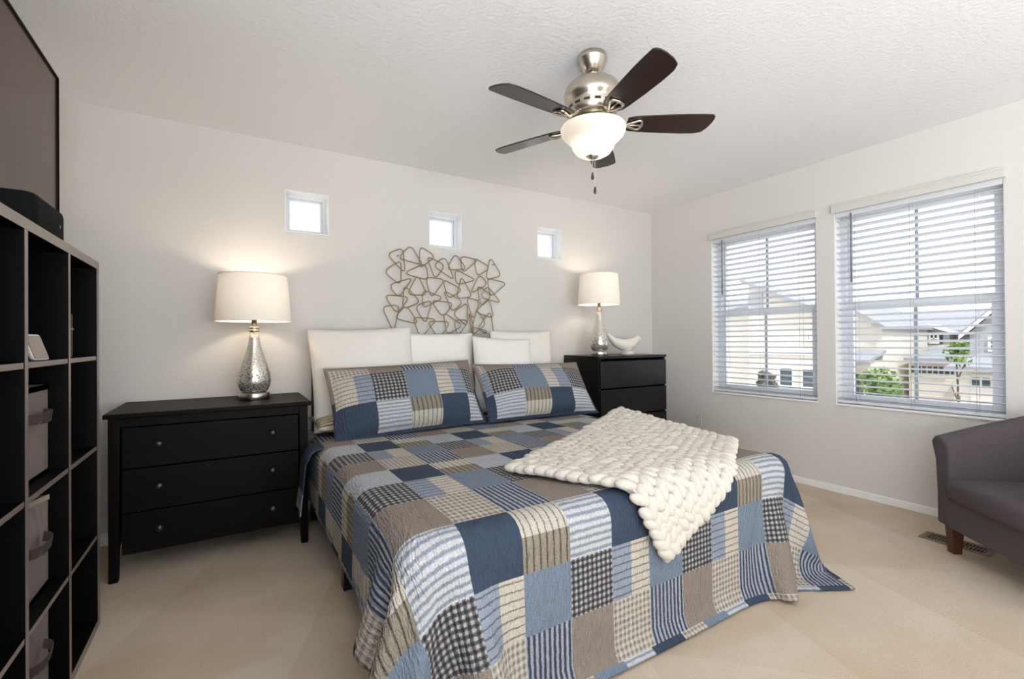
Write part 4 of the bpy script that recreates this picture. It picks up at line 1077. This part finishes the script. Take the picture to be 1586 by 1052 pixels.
# large beige house seen through the left window
def house(label, p):
    h = thing('house', label, 'house', p)
    def part(name, bm, m):
        bmesh.ops.translate(bm, verts=bm.verts[:], vec=(-p[0], -p[1], -p[2])); return obj(name, bm, m, h)
    def late(fn, *a, **k):
        n = set(h.children); fn(h, *a, **k)
        for o in h.children:
            if o not in n: o.location = (-p[0], -p[1], -p[2])
    return h, part, late
hA, pa, la = house('large pale beige house filling the left window view', (17.5, 12, GZ))
pa('wall', prism(B(), [(7.7, GZ), (7.7, 1.80), (10.75, 3.28), (10.75, GZ)], 'x', 17.5, 18.3), M['beige'])
pa('roof', prism(B(), [(7.4, 1.68), (10.95, 3.40), (10.95, 3.52), (7.4, 1.82)], 'x', 17.2, 18.5), M['roof'])
pa('wall', bx(18.32, 22, 10.3, 15.5, GZ, 2.35), M['cream'])
pa('roof', prism(B(), [(17.9, 2.30), (20, 2.8), (22.2, 2.3), (22.2, 2.42), (20, 2.95), (17.9, 2.42)], 'y', 10.97, 15.8), M['roof'])
pa('stone_panel', bx(17.44, 17.5, 10.2, 10.75, 2.2, 2.9), M['greysid'])
pa('belly_band', bx(17.44, 17.5, 7.7, 10.75, 0.55, 0.75), M['wtrim'])
la(win, 17.5, 9.02, 9.62, -0.66, 0.12, mull=False); la(win, 17.5, 8.25, 8.82, -0.66, 0.12, mull=False)
la(win, 17.5, 8.42, 8.62, 1.02, 1.36, mull=False)
# grey house with gable dormer and garage, seen through the right window
XB = 30.0
hB, pb, lb = house('grey two-storey house with a white-trimmed gable and wide garage', (XB, 9, GZ))
pb('wall', bx(XB, XB+9, 7.2, 11.4, GZ, 1.5), M['greysid'])
pb('roof', prism(B(), [(XB-0.6, 1.36), (XB+4.5, 2.5), (XB+9.5, 1.36), (XB+9.5, 1.5), (XB+4.5, 2.66), (XB-0.6, 1.5)], 'y', 6.9, 11.7), M['roof'])
pb('gable', prism(B(), [(8.0, 0.1), (9.45, 0.1), (9.45, 1.38), (8.72, 1.66), (8.0, 1.38)], 'x', XB-0.8, XB), M['greysid'])
pb('gable_trim', prism(B(), [(7.75, 1.30), (8.72, 1.68), (9.70, 1.30), (9.70, 1.40), (8.72, 1.79), (7.75, 1.40)], 'x', XB-1.0, XB+1.5), M['wtrim'])
pb('belly_band', bx(XB-0.84, XB-0.8, 8.0, 9.45, 0.42, 0.80), M['cream'])
pb('garage_block', bx(XB-4.2, XB-0.01, 6.75, 8.45, GZ, 0.14), M['cream'])
pb('garage_roof', prism(B(), [(XB-4.6, 0.12), (XB-0.8, 0.50), (XB-0.8, 0.62), (XB-4.6, 0.26)], 'y', 6.7, 8.5), M['roof'])
lb(win, XB, 10.32, 10.72, 0.80, 1.38, shut=0.0); lb(win, XB-0.8, 8.36, 8.76, 0.85, 1.35, shut=0.12); lb(win, XB, 7.45, 7.8, 1.16, 1.34, mull=False)
lb(garage, XB-4.2, 6.86, 8.36, GZ, 0.02, 8)
# cream house with its gable end at the left of the right window
XC = 24.0
hC, pc, lc = house('cream house with a plain gable end at the left of the right window', (XC, 10, GZ))
pc('wall', prism(B(), [(8.75, GZ), (8.75, 1.60), (10.6, 2.85), (12.4, 1.60), (12.4, GZ)], 'x', XC, XC+5), M['cream'])
pc('roof', prism(B(), [(8.55, 1.52), (10.6, 2.92), (12.6, 1.52), (12.6, 1.64), (10.6, 3.06), (8.55, 1.64)], 'x', XC-0.3, XC+5), M['roof'])
pc('porch_roof', prism(B(), [(XC-1.6, 0.12), (XC, 0.52), (XC, 0.64), (XC-1.6, 0.24)], 'y', 8.62, 12.0), M['roof'])
pc('porch_wall', bx(XC-1.2, XC, 8.75, 12.0, GZ, 0.14), M['cream'])
pc('garage_recess', bx(XC-1.26, XC-1.2, 9.0, 11.6, GZ, -0.35), M['shutter'])
# house at the right edge
XD = 26.0
hD, pd, ld_ = house('pale house with a steep front gable at the right edge of the right window', (XD, 4.5, GZ))
pd('wall', prism(B(), [(3.9, GZ), (3.9, 1.35), (5.2, 2.75), (6.5, 1.35), (6.5, GZ)], 'x', XD, XD+8), M['greysid'])
pd('roof', prism(B(), [(3.65, 1.16), (5.2, 2.80), (6.75, 1.16), (6.75, 1.32), (5.2, 2.98), (3.65, 1.32)], 'x', XD-0.3, XD+8), M['roof'])
pd('rake_trim', prism(B(), [(3.65, 1.05), (5.2, 2.70), (6.75, 1.05), (6.75, 1.22), (5.2, 2.88), (3.65, 1.22)], 'x', XD-0.36, XD-0.31), M['wtrim'])
pd('garage_block', bx(XD-3.5, XD, 3.8, 6.05, GZ, 0.02), M['cream'])
pd('garage_roof', prism(B(), [(XD-3.9, -0.02), (XD, 0.40), (XD, 0.52), (XD-3.9, 0.10)], 'y', 3.6, 6.2), M['roof'])
ld_(win, XD, 5.25, 5.95, 0.55, 1.15); ld_(garage, XD-3.5, 4.0, 5.6, GZ, -0.16, 6)

def tree(name, loc_, rad, hgt, trunk, label, m, n=650, seed=1, cat='tree'):
    rnd = random.Random(seed); t = thing(name, label, cat, loc_)
    bm = B()
    blobs = [(rnd.uniform(-.55, .55)*rad, rnd.uniform(-.55, .55)*rad, trunk+rad*0.6+rnd.uniform(0, 1)*(hgt-trunk-rad*1.1), rad*rnd.uniform(.4, .65)) for _ in range(9)]
    for _ in range(n):
        b = rnd.choice(blobs); d = Vector((rnd.gauss(0, 1), rnd.gauss(0, 1), rnd.gauss(0, 1))).normalized()*b[3]*rnd.uniform(0.55, 1.0)
        c = Vector(b[:3])+d; u = Vector((rnd.gauss(0, 1), rnd.gauss(0, 1), rnd.gauss(0, 1))).normalized(); v = u.cross(Vector((rnd.gauss(0, 1), rnd.gauss(0, 1), rnd.gauss(0, 1)))).normalized()
        s = rnd.uniform(0.07, 0.13)*(0.6+rad*0.4)
        bm.faces.new([bm.verts.new(c+u*s), bm.verts.new(c+v*s*0.6), bm.verts.new(c-u*s), bm.verts.new(c-v*s*0.6)])
    obj('foliage', bm, m, t)
    bm = tube(B(), [(0, 0, 0), (0.02, 0, hgt*0.4), (0, 0.03, hgt*0.8)], [0.06*rad+0.02, 0.045*rad+0.015, 0.02], 8)
    for k in range(4):
        a = k*1.7; tube(bm, [(0, 0, hgt*(0.35+0.1*k)), (rad*0.5*math.cos(a), rad*0.5*math.sin(a), hgt*(0.5+0.1*k))], [0.03, 0.01], 6)
    obj('trunk', bm, M['bark'], t)
tree('tree', (17.0, 6.23, GZ), 0.62, 3.2, 1.65, 'bright green leafy tree low in the left part of the right window', M['leaf'], 1000, 2)
tree('tree', (21.0, 5.55, GZ), 0.36, 3.8, 2.9, 'slim green tree before the grey garage in the right window', M['leaf'], 320, 5)
tree('shrub', (18.0, 5.2, GZ), 0.62, 1.95, 0.5, 'green shrub at the bottom of the right window', M['leaf'], 600, 7, 'shrub')
tree('tree', (14.0, 8.05, GZ), 0.36, 3.0, 2.1, 'small bronze-leaved tree low in the left window', M['leafdk'], 500, 9)
